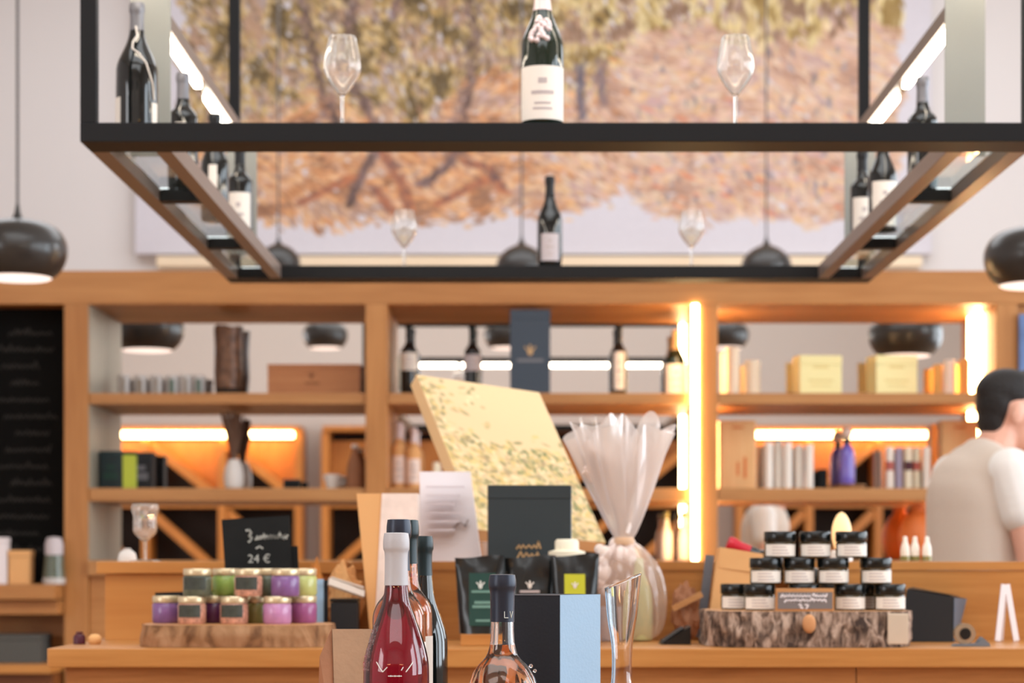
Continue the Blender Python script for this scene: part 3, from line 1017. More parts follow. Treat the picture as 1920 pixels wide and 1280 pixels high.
# ------------------------------------------------------------------ pendant lamps
def pendant(label, x, y, zb, D=0.356, group='black pendant lamps', tall=False):
    t = thing('pendant_lamp', label, 'pendant lamp', (x, y, zb), 0, group)
    s = D / 0.356
    pr = [(0.122, 0.0), (0.150, 0.022), (0.171, 0.06), (0.178, 0.098), (0.172, 0.135), (0.150, 0.172), (0.110, 0.196), (0.06, 0.206), (0.022, 0.21)]
    if tall:
        pr = [(0.135, 0.0), (0.165, 0.03), (0.178, 0.075), (0.172, 0.12), (0.145, 0.165), (0.105, 0.20), (0.06, 0.222), (0.03, 0.235), (0.016, 0.25)]
    pr = [(r * s, z * s) for r, z in smooth_prof(pr, 1)]
    hs = pr[-1][1]
    inn = [(r - 0.006 * s, z) for r, z in pr[:-4]]
    bm = lathe(B(), pr + [(0, hs)], 40)
    obj('shade', bm, M['lamp_black'], t, 50)
    obj('shade_inside', lathe(B(), [(pr[0][0] - 0.001, 0.0)] + [(r - 0.004 * s, z) for r, z in pr[1:-3]] + [(0, pr[-4][1])], 40), M['lamp_white'], t, 50)
    obj('diffuser', lathe(B(), [(0, -0.004 * s), (0.112 * s, -0.004 * s), (0.1205 * s, 0.002 * s), (0.119 * s, 0.010 * s), (0, 0.010 * s)], 36), M['diffuser'], t, 50)
    obj('cable_grip', lathe(B(), [(0, hs - 0.001), (0.024 * s, hs - 0.001), (0.012 * s, hs + 0.02 * s), (0.006 * s, hs + 0.055 * s), (0, hs + 0.055 * s)], 16), M['lamp_black'], t, 50)
    obj('cable', tube(B(), [(0, 0, hs + 0.055 * s), (0, 0, ZC - zb)], 0.0055 if not tall else 0.007), M['cable'], t)
    return t


zp = az(521, 7.65)
pendant('black pendant lamp hanging at the left edge above the blackboard', ax(33, 7.65), 7.65, zp)
pendant('black pendant lamp cut by the right frame edge, above the person', ax(1938, 7.65), 7.65, az(535, 7.65))
zq = az(522, 14.9)
pendant('black pendant lamp far off, seen past the left end of the hanging frame', ax(522, 14.9), 14.9, az(512, 14.9), 0.31, tall=True)
pendant('black pendant lamp far off, half behind the bottle on the far bar', ax(978, 14.9), 14.9, az(522, 14.9), 0.36, tall=True)
pendant('black pendant lamp far off, seen right of the far wine glass', ax(1437, 14.9), 14.9, zq, tall=True)
for px, lab in ((610, 'left'), (950, 'middle'), (1362, 'right')):
    pendant('black pendant lamp reflected in the mirrors, %s one of the row above the visitors' % lab, ax(px, 16.7), 1.2, az(652, 16.7))

# ------------------------------------------------------------------ the counter
CZ = 1.14
ct = thing('counter', 'oak bar counter with thick worktop along the foreground', 'counter', (0, 4.0, 0))
obj('worktop', box(B(), ax(88, 4.0), 2.6, 0.0, 1.0, CZ - 0.036, CZ, 0.003), M['oak_counter'], ct)
xs = [ax(116, 4.0), -0.28, 0.62, 1.5, 2.55]
for a, b in zip(xs[:-1], xs[1:]):
    obj('front_panel', box(B(), a + 0.0008, b - 0.0008, 0.03, 0.06, 0.08, CZ - 0.037, 0.002), M['oak_counter_front'], ct)
obj('side_panel', box(B(), ax(116, 4.0), ax(116, 4.0) + 0.03, 0.061, 0.97, 0.08, CZ - 0.037), M['oak_counter_front'], ct)
obj('plinth', box(B(), ax(116, 4.0) + 0.03, 2.55, 0.09, 0.94, 0.0, 0.08), M['brown_wood'], ct)

# oak cupboards standing on the back of the worktop
YCAB = 4.45
cb = thing('counter_cupboard', 'honey oak cupboard with an overhanging lid on the left end of the counter', 'cabinet', (0, YCAB, CZ))
xa, xb_ = ax(197, YCAB), ax(648, YCAB)
ZT = 1.303
obj('cupboard_front', box(B(), xa, xb_, 0.0, 0.02, 0, ZT - CZ - 0.026, 0.001), M['oak_warm_x'], cb)
obj('cupboard_side', box(B(), xa, xa + 0.018, 0.0205, 0.42, 0, ZT - CZ - 0.026), M['oak_warm_x'], cb)
obj('cupboard_side', box(B(), xb_ - 0.018, xb_, 0.0205, 0.42, 0, ZT - CZ - 0.026), M['oak_warm_x'], cb)
obj('cupboard_lid', box(B(), xa - 0.016, xb_ + 0.004, -0.012, 0.43, ZT - CZ - 0.025, ZT - CZ, 0.002), M['oak_warm_x'], cb)
obj('cupboard_back', box(B(), xa + 0.02, xb_ - 0.02, 0.40, 0.42, 0, ZT - CZ - 0.026), M['oak_warm_x'], cb)
cb2 = thing('counter_cupboard', 'long oak upstand cupboard on the counter behind the jars and the till', 'cabinet', (0, YCAB, CZ))
edges = [ax(662, YCAB), ax(803, YCAB), ax(1060, YCAB), ax(1330, YCAB), ax(1640, YCAB), 1.6]
for a, b in zip(edges[:-1], edges[1:]):
    obj('cupboard_front', box(B(), a + 0.0006, b - 0.0006, 0.0, 0.02, 0, ZT - CZ - 0.0185, 0.001), M['oak_counter'], cb2)
obj('cupboard_top', box(B(), edges[0], 1.62, -0.004, 0.43, ZT - CZ - 0.018, ZT - CZ, 0.002), M['oak_counter'], cb2)
obj('cupboard_side', box(B(), edges[0], edges[0] + 0.018, 0.0205, 0.42, 0, ZT - CZ - 0.019), M['oak_counter'], cb2)


# --- slices of tree trunk
def log_slice(name, label, x0, x1, y0, y1, z0, z1, side_m, top_m, seed, rough):
    t = thing(name, label, 'log', ((x0 + x1) / 2, (y0 + y1) / 2, z0))
    a, b, h = (x1 - x0) / 2, (y1 - y0) / 2, z1 - z0
    n = 260
    rows = 9
    rngl = random.Random(seed)

    def rim(i, f):
        th = 2 * PI * i / n
        c, s = math.cos(th), math.sin(th)
        e = 0.42
        x = math.copysign(abs(c) ** e, c) * a
        y = math.copysign(abs(s) ** 0.7, s) * b
        k = noise.noise(Vector((math.cos(th) * 3 + seed, math.sin(th) * 3, f * 0.7)))
        k2 = noise.noise(Vector((x * 42 + seed, y * 42, f * 2.2)))
        k3 = noise.noise(Vector((x * 110 + seed, y * 110, f * 4)))
        g = 0.006 * k + (0.0075 * k2 + 0.0040 * k3) * rough
        bulge = -0.006 * abs(f - 0.5)
        return x + (g + bulge) * c, y + (g + bulge) * s
    bm = B()
    rings = []
    for r in range(rows + 1):
        f = r / rows
        rings.append([bm.verts.new((*rim(i, f), f * h)) for i in range(n)])
    for p, q in zip(rings[:-1], rings[1:]):
        for i in range(n):
            bm.faces.new((p[i], p[(i + 1) % n], q[(i + 1) % n], q[i]))
    bm.faces.new(rings[0][::-1])
    obj('bark', bm, M[side_m], t, 60)
    bm = B()
    top = [bm.verts.new((x * 0.995, y * 0.99, h - 0.001)) for x, y in (rim(i, 1) for i in range(n))]
    up = [bm.verts.new((v.co.x * 0.985, v.co.y * 0.975, h)) for v in top]
    for i in range(n):
        bm.faces.new((top[i], top[(i + 1) % n], up[(i + 1) % n], up[i]))
    bm.faces.new(up)
    obj('cut_face', bm, M[top_m], t)
    return t


lgL = log_slice('log_slice', 'thin smooth slab of tree trunk carrying the coloured jars at left', ax(250, 4.05), ax(620, 4.05), 4.02, 4.255, CZ, CZ + 0.042, 'bark_smooth', 'log_cut', 3, 0.35)
lgR = log_slice('log_slice', 'thick rough bark log slice carrying the black lidded jars at right', ax(1325, 4.05), ax(1720, 4.05), 4.02, 4.33, CZ, CZ + 0.068, 'bark', 'log_cut', 21, 1.0)
o = obj('knot', lathe(B(), [(0, 0), (0.010, 0.0), (0.009, 0.008), (0.006, 0.010), (0, 0.011)], 16), M['knot'], lgR, 60)
o.location = (ax(1513, 4.05) - lgR.location.x, -0.158, 0.045)
o.rotation_euler = (PI / 2, 0, 0)
o.scale = (1.3, 1.8, 1)
o = obj('bare_patch', box(B(), -0.021, 0.018, -0.004, 0.004, 0, 0.058, 0.003), M['bark_pale'], lgR)
o.location = (ax(1681, 4.05) - lgR.location.x, -0.148, 0.006)
LZ, RZ = CZ + 0.042, CZ + 0.068


# --- little jars at left
def jar(label, px, y, z, content, lid='lid_gold', D=0.055, H=0.053, lab=None, group=None):
    t = thing('spice_jar', label, 'jar', (ax(px, y), y, z), 0, group)
    r = D / 2
    obj('jar_body', lathe(B(), [(0, 0), (r * 0.9, 0), (r, 0.004), (r, H * 0.68), (r * 0.9, H * 0.75), (0, H * 0.75)], 26), M[content], t, 50)
    obj('jar_lid', lathe(B(), [(0, H * 0.755), (r * 0.97, H * 0.755), (r * 0.99, H * 0.80), (r * 0.99, H * 0.96), (r * 0.94, H), (0, H)], 26), M[lid], t, 40)
    if lab:
        obj('jar_label', patch(B(), r + 0.0002, H * 0.24, H * 0.70, -PI / 2 - 0.95, -PI / 2 + 0.75, 10), M[lab], t, 40)
    return t


g = 'jars on the left log slice'
yF, yK = 4.115, 4.178
low = [(312, yK, 'purple', None, 'purple jar at the left end of the lower row on the left log'),
       (360, yF, 'pepper', 'jar_label', 'peppercorn jar with dark label, first wide one of the lower row'),
       (400, yK, 'plum', None, 'dark plum jar set back between the two peppercorn jars'),
       (439, yF, 'pepper', 'jar_label', 'peppercorn jar with dark label, second wide one of the lower row'),
       (478, yK, 'olive', None, 'olive green jar set back in the lower row'),
       (520, yF, 'mauve', None, 'pale mauve jar in front in the lower row'),
       (568, yK, 'magenta', None, 'magenta jar at the right end of the lower row on the left log')]
for px, y, c, lb_, lab in low:
    jar(lab, px, y, LZ + 0.0002, c, lab=lb_, group=g)
upz = LZ + 0.0535
upr = [(370, yF + 0.003, 'sage', 'jar_label', 'sage jar with dark label standing alone at the left of the upper row'),
       (424, yK, 'lime_jar', None, 'bright green jar left in the upper row under the chalk sign'),
       (466, yF, 'pepper', 'jar_label', 'peppercorn jar with dark label in the upper row'),
       (502, yK, 'sage', None, 'dull sage green jar set back in the upper row'),
       (535, yF, 'purple', None, 'purple jar in front in the upper row'),
       (568, yK, 'pale_lime', None, 'pale lime jar at the right end of the upper row')]
for px, y, c, lb_, lab in upr:
    jar(lab, px, y, upz, c, lab=lb_, group=g)

# slate and chalk sign behind them
t = thing('slate_tile', 'dark slate tile leaning behind the lower row of coloured jars', 'slate', (ax(360, 4.222), 4.222, LZ + 0.003))
obj('tile', box(B(), -0.072, 0.10, -0.003, 0.003, 0, 0.058, 0.0008), M['slate'], t)
t.rotation_euler = (-0.10, -0.03, 0)
t = thing('chalk_sign', 'small black chalk sign priced 24 euro behind the coloured jars', 'sign', (ax(486, 4.30), 4.30, LZ))
obj('sign_board', hexa(B(), [(-0.059, 0, -0.042), (0.072, 0, -0.042), (0.072, 0.006, -0.042), (-0.059, 0.006, -0.042), (-0.076, 0, 0.205), (0.060, 0, 0.213), (0.060, 0.006, 0.213), (-0.076, 0.006, 0.205)]), M['slate'], t)
obj('sign_back', hexa(B(), [(-0.02, 0.012, -0.042), (0.083, 0.012, -0.042), (0.083, 0.018, -0.042), (-0.02, 0.018, -0.042), (-0.02, 0.012, 0.15), (0.076, 0.012, 0.152), (0.076, 0.018, 0.152), (-0.02, 0.018, 0.15)]), M['slate'], t)
lettering('24 €', 0.024, M['chalk'], t, (0.0, -0.0006, 0.118), name='price_writing')
rc = random.Random(9)
bm = B()
strokes(bm, [[(-0.026, 0.183), (-0.020, 0.184), (-0.016, 0.178), (-0.020, 0.172), (-0.015, 0.168), (-0.017, 0.163), (-0.021, 0.160)]], 0.004, -0.0004)
strokes(bm, [scribble(rc, -0.006, 0.058, 0.167, 0.009, 0.0034)], 0.0028, -0.0004)
strokes(bm, [[(-0.008, 0.165), (0.020, 0.169), (0.058, 0.173)], [(-0.006, 0.147), (0.001, 0.151), (0.007, 0.147)]], 0.0032, -0.0004)
obj('chalk_writing', bm, M['chalk'], t)

# --- black lidded jars at right
def black_jar(label, px, y, z, D=0.0615, H=0.0505, rz=0.0):
    t = thing('preserve_jar', label, 'jar', (ax(px, y), y, z), rz, 'black lidded jars on the right log')
    r = D / 2
    obj('jar_body', lathe(B(), [(0, 0), (r * 0.92, 0), (r * 0.97, 0.003), (r * 0.97, H * 0.54), (r * 0.9, H * 0.60), (0, H * 0.60)], 26), M['jar_glass'], t, 50)
    obj('jar_lid', lathe(B(), [(0, H * 0.605), (r * 0.97, H * 0.605), (r, H * 0.63), (r, H * 0.96), (r * 0.95, H), (0, H)], 26), M['lid_black'], t, 40)
    lo = obj('jar_label', patch(B(), r * 0.97 + 0.0003, H * 0.06, H * 0.50, -PI / 2 - 1.15, -PI / 2 + 1.15, 12), M['label'], t, 40)
    bm = B()
    for k in range(3):
        patch(bm, r * 0.97 + 0.001, H * (0.14 + k * 0.12), H * (0.18 + k * 0.12), -PI / 2 - 0.6, -PI / 2 + 0.5 - 0.1 * k, 6, 0.0002)
    obj('label_print', bm, M['print'], lo)
    return t


ya, yb = 4.125, 4.20
r1 = [(1632, yb, 'black lidded jar set back between the two right jars of the bottom row'), (1380, yb, 'black lidded jar at the left end of the bottom row, set back'), (1424, ya, 'black lidded jar left of the grey price block in the bottom row'),
      (1508, ya, 'black lidded jar hidden behind the grey price block'), (1593, ya, 'black lidded jar right of the grey price block in the bottom row'),
      (1668, ya, 'black lidded jar at the right end of the bottom row')]
r2 = [(1435, ya, 'black lidded jar first from left in the middle row'), (1498, ya + 0.004, 'black lidded jar second from left in the middle row'),
      (1562, ya, 'black lidded jar third from left in the middle row'), (1642, ya + 0.005, 'black lidded jar standing apart at the right of the middle row')]
r3 = [(1462, ya + 0.002, 'black lidded jar at the left of the top row'), (1528, ya + 0.006, 'black lidded jar in the middle of the top row'),
      (1596, ya + 0.002, 'black lidded jar at the right of the top row')]
for k, row in enumerate((r1, r2, r3)):
    for px, y, lab in row:
        black_jar(lab, px, y, RZ + k * 0.0508 + 0.0002)
t = thing('price_block', 'grey lettered price block in a wooden edge in front of the black lidded jars', 'sign', (ax(1508, 4.07), 4.066, RZ))
obj('wooden_edge', box(B(), -0.055, 0.055, -0.008, 0.008, 0, 0.043, 0.001), M['log_cut'], t)
obj('sign_face', box(B(), -0.052, 0.052, -0.0092, -0.008, 0.004, 0.036), M['grey_sign'], t)
bm = B()
rc = random.Random(4)
for k in range(2):
    strokes(bm, [scribble(rc, -0.046 + 0.007 * k, 0.042, 0.0265 - 0.008 * k, 0.006, 0.0036)], 0.0027, -0.0093)
strokes(bm, [[(-0.012, 0.012), (-0.006, 0.0125), (-0.010, 0.006), (-0.004, 0.006)], [(0.000, 0.012), (0.007, 0.012), (0.002, 0.005)]], 0.0024, -0.0093)
obj('painted_writing', bm, M['paper_white'], t)


# ------------------------------------------------------------------ things in the middle of the counter
# pouches on a small plank
t = thing('display_plank', 'short oak plank on the counter under the black pouches', 'plank', (ax(990, 4.16), 4.16, CZ))
obj('plank', box(B(), ax(864, 4.12) - ax(990, 4.16), ax(1126, 4.12) - ax(990, 4.16), -0.05, 0.06, 0, 0.022, 0.002), M['oak_counter'], t)
PZ = CZ + 0.022


def pouch(label, px, y, Wt, Wb, H, rz, deco):
    t = thing('stand_up_pouch', label, 'pouch', (ax(px, y), y, PZ), rz, 'black foil pouches')
    bm = B()
    n, m = 14, 12
    fr_, bk = [], []
    for j in range(m + 1):
        f = j / m
        wd = Wb + (Wt - Wb) * f
        th = 0.024 * (1 - f) ** 0.8 + 0.0022
        a, b = [], []
        for i in range(n + 1):
            u = -1 + 2 * i / n
            bulge = th * (1 - u * u) ** 0.5 if abs(u) < 1 else 0
            wr = 0.0035 * noise.noise(Vector((u * 3 + px, f * 5, 1))) * (1 if f < 0.95 else 0.3)
            wr += 0.003 * math.sin(f * 22 + u * 5) * max(0, f - 0.72) * 2
            a.append(bm.verts.new((u * wd / 2, -bulge - 0.0008 + (wr if abs(u) < 1 else 0), f * H + 0.003 * math.sin(u * 2.2) * (f > 0.9))))
            b.append(bm.verts.new((u * wd / 2, bulge + 0.0008, f * H + 0.003 * math.sin(u * 2.2) * (f > 0.9))))
        fr_.append(a)
        bk.append(b)
    for j in range(m):
        for i in range(n):
            bm.faces.new((fr_[j][i], fr_[j][i + 1], fr_[j + 1][i + 1], fr_[j + 1][i]))
            bm.faces.new((bk[j][i + 1], bk[j][i], bk[j + 1][i], bk[j + 1][i + 1]))
        bm.faces.new((fr_[j][0], fr_[j + 1][0], bk[j + 1][0], bk[j][0]))
        bm.faces.new((fr_[j][n], bk[j][n], bk[j + 1][n], fr_[j + 1][n]))
    for i in range(n):
        bm.faces.new((fr_[0][i], bk[0][i], bk[0][i + 1], fr_[0][i + 1]))
        bm.faces.new((fr_[m][i], fr_[m][i + 1], bk[m][i + 1], bk[m][i]))
    obj('pouch_film', bm, M['pouch'], t, 60)
    deco(t)
    return t


def emblem(bm, x, y, z, s):
    ball(bm, (x, y, z), s * 0.42, 10, 7, (1, 0.15, 1.1))
    for k in (-1, 1):
        beam(bm, (x, y, z), (x + k * s * 0.8, y, z + s * 0.7), s * 0.2, 0.0008, up=(0, 1, 0)) if False else _stroke(bm, (x, z), (x + k * s * 0.75, z + s * 0.75), s * 0.22, y, 0.0008)
    _stroke(bm, (x, z), (x, z + s * 1.0), s * 0.3, y, 0.0008)


def deco1(t):
    lo = obj('pouch_label', hexa(B(), [(-0.020, -0.0275, 0.016), (0.032, -0.0275, 0.016), (0.032, -0.0262, 0.016), (-0.020, -0.0262, 0.016), (-0.020, -0.0150, 0.118), (0.032, -0.0150, 0.118), (0.032, -0.0137, 0.118), (-0.020, -0.0137, 0.118)]), M['pouch_label'], t)
    bm = B()
    emblem(bm, 0.002, -0.0188, 0.092, 0.010)
    obj('emblem', bm, M['white_print'], lo)
    for x0, x1, z, wd, y in ((-0.014, 0.024, 0.082, 0.0045, -0.0200), (-0.008, 0.024, 0.061, 0.0055, -0.0226), (-0.012, 0.024, 0.053, 0.0055, -0.0236), (-0.006, 0.020, 0.026, 0.0045, -0.0268)):
        bm = B()
        _stroke(bm, (x0, z), (x1, z), wd, y, 0.0008)
        obj('label_line', bm, M['green_print'], lo)


def deco2(t):
    bm = B()
    emblem(bm, 0.0, -0.0202, 0.092, 0.010)
    obj('emblem', bm, M['label'], t)
    bm = B()
    _stroke(bm, (-0.018, 0.082), (0.018, 0.082), 0.0045, -0.0220, 0.0008)
    obj('pouch_print', bm, M['print'], t)


def deco3(t):
    lo = obj('pouch_label', hexa(B(), [(-0.018, -0.0255, 0.070), (0.022, -0.0265, 0.070), (0.022, -0.0245, 0.070), (-0.018, -0.0235, 0.070), (-0.019, -0.0195, 0.116), (0.021, -0.0205, 0.116), (0.021, -0.0185, 0.116), (-0.019, -0.0175, 0.116)]), M['lime'], t)
    bm = B()
    emblem(bm, 0.002, -0.0242, 0.092, 0.008)
    obj('emblem', bm, M['paper_white'], lo)


pouch('black foil pouch with tall green label, left of three on the plank', 899, 4.15, 0.096, 0.078, 0.150, 0.02, deco1)
pouch('black foil pouch with small pale emblem, middle of three on the plank', 994, 4.17, 0.100, 0.085, 0.150, -0.03, deco2)
pouch('black foil pouch with lime yellow label, right of three on the plank', 1078, 4.14, 0.094, 0.082, 0.153, -0.10, deco3)

# glass jar with white stopper behind the pouches
t = thing('glass_jar', 'clear glass jar with pale knobbed lid, its top showing above the right pouch', 'jar', (ax(1063, 4.26), 4.265, CZ))
obj('jar_body', lathe(B(), [(0, 0), (0.034, 0), (0.036, 0.006), (0.036, 0.16), (0.034, 0.172), (0, 0.172)], 28), M['tumbler_grey'], t, 50)
obj('jar_lid', lathe(B(), [(0, 0.1725), (0.037, 0.1725), (0.037, 0.182), (0.024, 0.186), (0.024, 0.202), (0.020, 0.207), (0, 0.207)], 28), M['tin_cream'], t, 40)

# tall slate coloured gift carton
t = thing('gift_carton', 'slate grey gift carton with gold print standing behind the pouches', 'box', (ax(993, 4.39), 4.391, CZ), 0.03)
obj('carton_body', box(B(), -0.086, 0.083, -0.045, 0.045, 0, 0.290, 0.0015), M['slate_card'], t)
obj('carton_lid', box(B(), -0.0865, 0.0835, -0.0455, 0.0455, 0.2905, 0.318, 0.0015), M['slate_card'], t)
obj('carton_side', box(B(), 0.0832, 0.0842, -0.044, 0.044, 0.002, 0.316), M['blue_card'], t)
obj('gold_lettering', strokes(B(), [scribble(random.Random(12), -0.026, 0.022, 0.172, 0.010, 0.006)], 0.0036, -0.0456), M['gold'], t)
bm = B()
strokes(bm, [scribble(random.Random(14), -0.028, 0.024, 0.190, 0.008, 0.005)], 0.0036, -0.0456)
obj('gold_print', bm, M['gold'], t)

# leaning botanical picture
rp = random.Random(2)
iw2, ih2 = 170, 250
im2 = np.zeros((ih2, iw2, 3)) + np.array((220, 190, 146))
for k in range(2600):
    u, v = rp.random(), rp.random()
    dens = 0.5 * (v > 0.42) + 0.45 * max(0, v - 0.25) + 0.4 * max(0, 0.55 - u) + 0.35 * noise.noise(Vector((u * 5, v * 6, 3)))
    if u > 0.45 and v < 0.38 + 0.12 * math.sin(u * 6):
        dens = 0
    if rp.random() > dens:
        continue
    col = rp.choice([(212, 178, 108), (192, 164, 100), (160, 146, 96), (120, 118, 78), (226, 200, 140), (232, 210, 166), (172, 144, 104), (140, 128, 92), (218, 182, 132)])
    brush(im2, u * iw2, v * ih2, rp.uniform(3, 8), rp.uniform(2.0, 4.0), rp.uniform(0, PI), col, 0.6)
for k in range(60):
    u, v = rp.uniform(0.5, 1), rp.uniform(0.42, 0.8)
    brush(im2, u * iw2, v * ih2, rp.uniform(3, 6), rp.uniform(1.5, 2.6), rp.uniform(0.8, 2.2), (104, 118, 76), 0.7)
# the board leans back on the cupboard, turned away to the right
D0 = 4.86
TL = Vector((ax(775, D0), D0, az(712, D0)))
u_ = Vector((0.285, 0.20, -0.014))
v_ = Vector((0.165, -0.31, -0.40))
u_ = u_ - v_ * (u_.dot(v_) / v_.dot(v_))
u_.normalize()
v_.normalize()
n_ = u_.cross(-v_)
n_.normalize()
PWW, PHH = 0.335, 0.475
pb = thing('botanical_picture', 'cream canvas print of yellow flowers leaning tilted behind the grey carton', 'picture', (0, 0, 0))
pb.matrix_world = Matrix(((u_.x, n_.x, -v_.x, 0), (u_.y, n_.y, -v_.y, 0), (u_.z, n_.z, -v_.z, 0), (0, 0, 0, 1)))
org = TL + u_ * (PWW / 2) + v_ * PHH
pb.matrix_world = Matrix.Translation(org) @ pb.matrix_world
T2 = 0.034
flip = 1.0 if n_.y > 0 else -1.0
front = -1.0 if n_.y > 0 else 1.0
pc = picture_mesh('printed_canvas', im2, PWW, PHH, -front * (T2 + 0.001), M['paint'], pb)
obj('stretcher', box(B(), -PWW / 2, PWW / 2, -T2 / 2, T2 / 2, 0, PHH, 0.002), M['canvas_edge'], pb)

# white printed bag on the cupboard
t = thing('paper_bag', 'white paper bag with faint print on the cupboard behind the wine bottles', 'bag', (ax(846, 4.48), 4.482, ZT), 0.0)
obj('bag_body', hexa(B(), [(-0.064, -0.025, 0), (0.064, -0.025, 0), (0.064, 0.025, 0), (-0.064, 0.025, 0), (-0.066, -0.006, 0.188), (0.040, -0.006, 0.188), (0.040, 0.006, 0.188), (-0.066, 0.006, 0.188)]), M['paper_white'], t)
bm = B()
for k in range(6):
    _stroke(bm, (-0.05, 0.155 - k * 0.018), (0.028 - 0.01 * (k % 3), 0.155 - k * 0.018), 0.004, -0.0305 + 0.0 * k, 0.0165)
obj('bag_print', bm, M['bag_ink'], t)
bm = B()
strokes(bm, [[(0.006, 0.068), (0.018, 0.082), (0.030, 0.074), (0.036, 0.086)]], 0.004, -0.024, 0.006)
obj('bag_flourish', bm, M['print'], t)

# tall kraft gift bag left of it
t = thing('gift_bag', 'tall open kraft gift bag with a pale front on the counter behind the bottles', 'bag', (ax(735, 4.36), 4.36, CZ), 0.0)
obj('bag_side', hexa(B(), [(-0.040, -0.045, 0), (-0.0345, -0.045, 0), (-0.005, 0.045, 0), (-0.045, 0.045, 0), (-0.069, -0.045, 0.300), (-0.018, -0.045, 0.300), (-0.018, 0.045, 0.300), (-0.069, 0.045, 0.300)]), M['kraft_light'], t)
obj('bag_front', hexa(B(), [(-0.034, -0.047, 0), (0.055, -0.047, 0), (0.055, 0.045, 0), (-0.004, 0.045, 0), (-0.0175, -0.047, 0.300), (0.055, -0.047, 0.300), (0.055, 0.045, 0.300), (-0.0175, 0.045, 0.300)]), M['tissue'], t)

# crumpled kraft paper, black box, card
def crumple(name, label, cat, c, s, m, seed, amp=0.3, extra=None):
    t = thing(name, label, cat, c)
    bm = B()
    bmesh.ops.create_icosphere(bm, subdivisions=4, radius=1.0)
    for v in bm.verts:
        d = v.co.normalized()
        k = 1 + amp * noise.noise(d * 2.3 + Vector((seed, 0, 0))) + amp * 0.5 * noise.noise(d * 5.5 + Vector((0, seed, 0)))
        v.co = Vector((d.x * s[0] * k, d.y * s[1] * k, (d.z * k + 1.0) * s[2]))
        v.co.z = max(v.co.z, 0)
    obj('crumpled_paper', bm, M[m], t, 25)
    return t


t = thing('counter_box', 'black open box on the counter between the coloured jars and the paper bag', 'box', (ax(648, 4.305), 4.305, CZ))
obj('box_body', box(B(), -0.028, 0.026, -0.03, 0.03, 0, 0.080, 0.001), M['black_card'], t)
obj('box_rim', box(B(), -0.029, 0.027, -0.031, 0.031, 0.081, 0.088, 0.001), M['black'], t)
t = thing('folded_board', 'pale beige cardboard strip lying aslant over the black box', 'cardboard', (ax(645, 4.30), 4.305, CZ + 0.0895))
obj('strip', beam(B(), (-0.030, -0.02, 0.032), (0.040, 0.0, 0.007), 0.022, 0.005, up=(0.25, -0.6, 0.8)), M['paper_grey'], t)
obj('strip_fold', beam(B(), (-0.030, 0.006, 0.034), (0.036, 0.014, 0.013), 0.03, 0.003, up=(0, 0.5, 0.8)), M['paper_grey'], t)
t = crumple('kraft_paper_bundle', 'crumpled tan kraft paper bundle above the black box', 'paper', (ax(644, 4.40), 4.400, CZ), (0.036, 0.025, 0.078), 'kraft_light', 3.3)
t2 = crumple('kraft_paper_bundle', 'crumpled orange kraft paper right of the chalk sign', 'paper', (ax(592, 4.40), 4.385, CZ), (0.020, 0.020, 0.080), 'kraft_orange', 8.1)
t = thing('booklet', 'pale blue booklet standing behind the magenta jar', 'booklet', (ax(597, 4.30), 4.29, CZ), 0.3)
obj('cover', box(B(), -0.010, 0.011, -0.004, -0.0005, 0, 0.127), M['blue_card'], t)
obj('back_cover', box(B(), 0.0115, 0.02, -0.004, 0.02, 0, 0.125), M['char_card'], t)

# goblet and lid on the left cupboard
wine_glass('thick pale goblet on the lid of the left cupboard', (ax(272, 4.66), 4.66, ZT), 0.125, 0.026, name='goblet')
t = thing('bowl', 'small white upturned bowl beside the goblet on the cupboard lid', 'bowl', (ax(238, 4.73), 4.735, ZT))
obj('bowl_body', lathe(B(), [(0, 0), (0.021, 0), (0.021, 0.006), (0.018, 0.018), (0.010, 0.025), (0, 0.026)], 24), M['ceramic'], t, 60)
obj('bowl_foot', lathe(B(), [(0, 0.0262), (0.008, 0.0262), (0.008, 0.029), (0, 0.029)], 16), M['ceramic'], t, 60)
t = thing('bottle_stopper', 'dark red stopper on the counter end near the shelving post', 'stopper', (ax(149, 4.2), 4.2, CZ))
obj('stopper_body', lathe(B(), [(0, 0), (0.012, 0), (0.012, 0.014), (0.009, 0.019), (0, 0.02)], 18), M['maroon'], t, 50)
obj('stopper_cap', lathe(B(), [(0, 0.0202), (0.007, 0.0202), (0.007, 0.024), (0, 0.024)], 14), M['maroon'], t, 50)
t = thing('cork', 'pale cork ball on the counter beside the dark red stopper', 'cork', (ax(178, 4.2), 4.2, CZ))
obj('cork_body', lathe(B(), [(0, 0), (0.010, 0), (0.014, 0.006), (0.013, 0.014), (0.007, 0.019), (0, 0.02)], 18), M['kraft_light'], t, 50)


# ------------------------------------------------------------------ cellophane bouquet
bq = thing('wrapped_gift', 'gift bouquet in frilled clear cellophane tied with ribbon', 'bouquet', (ax(1168, 4.42), 4.36, CZ))


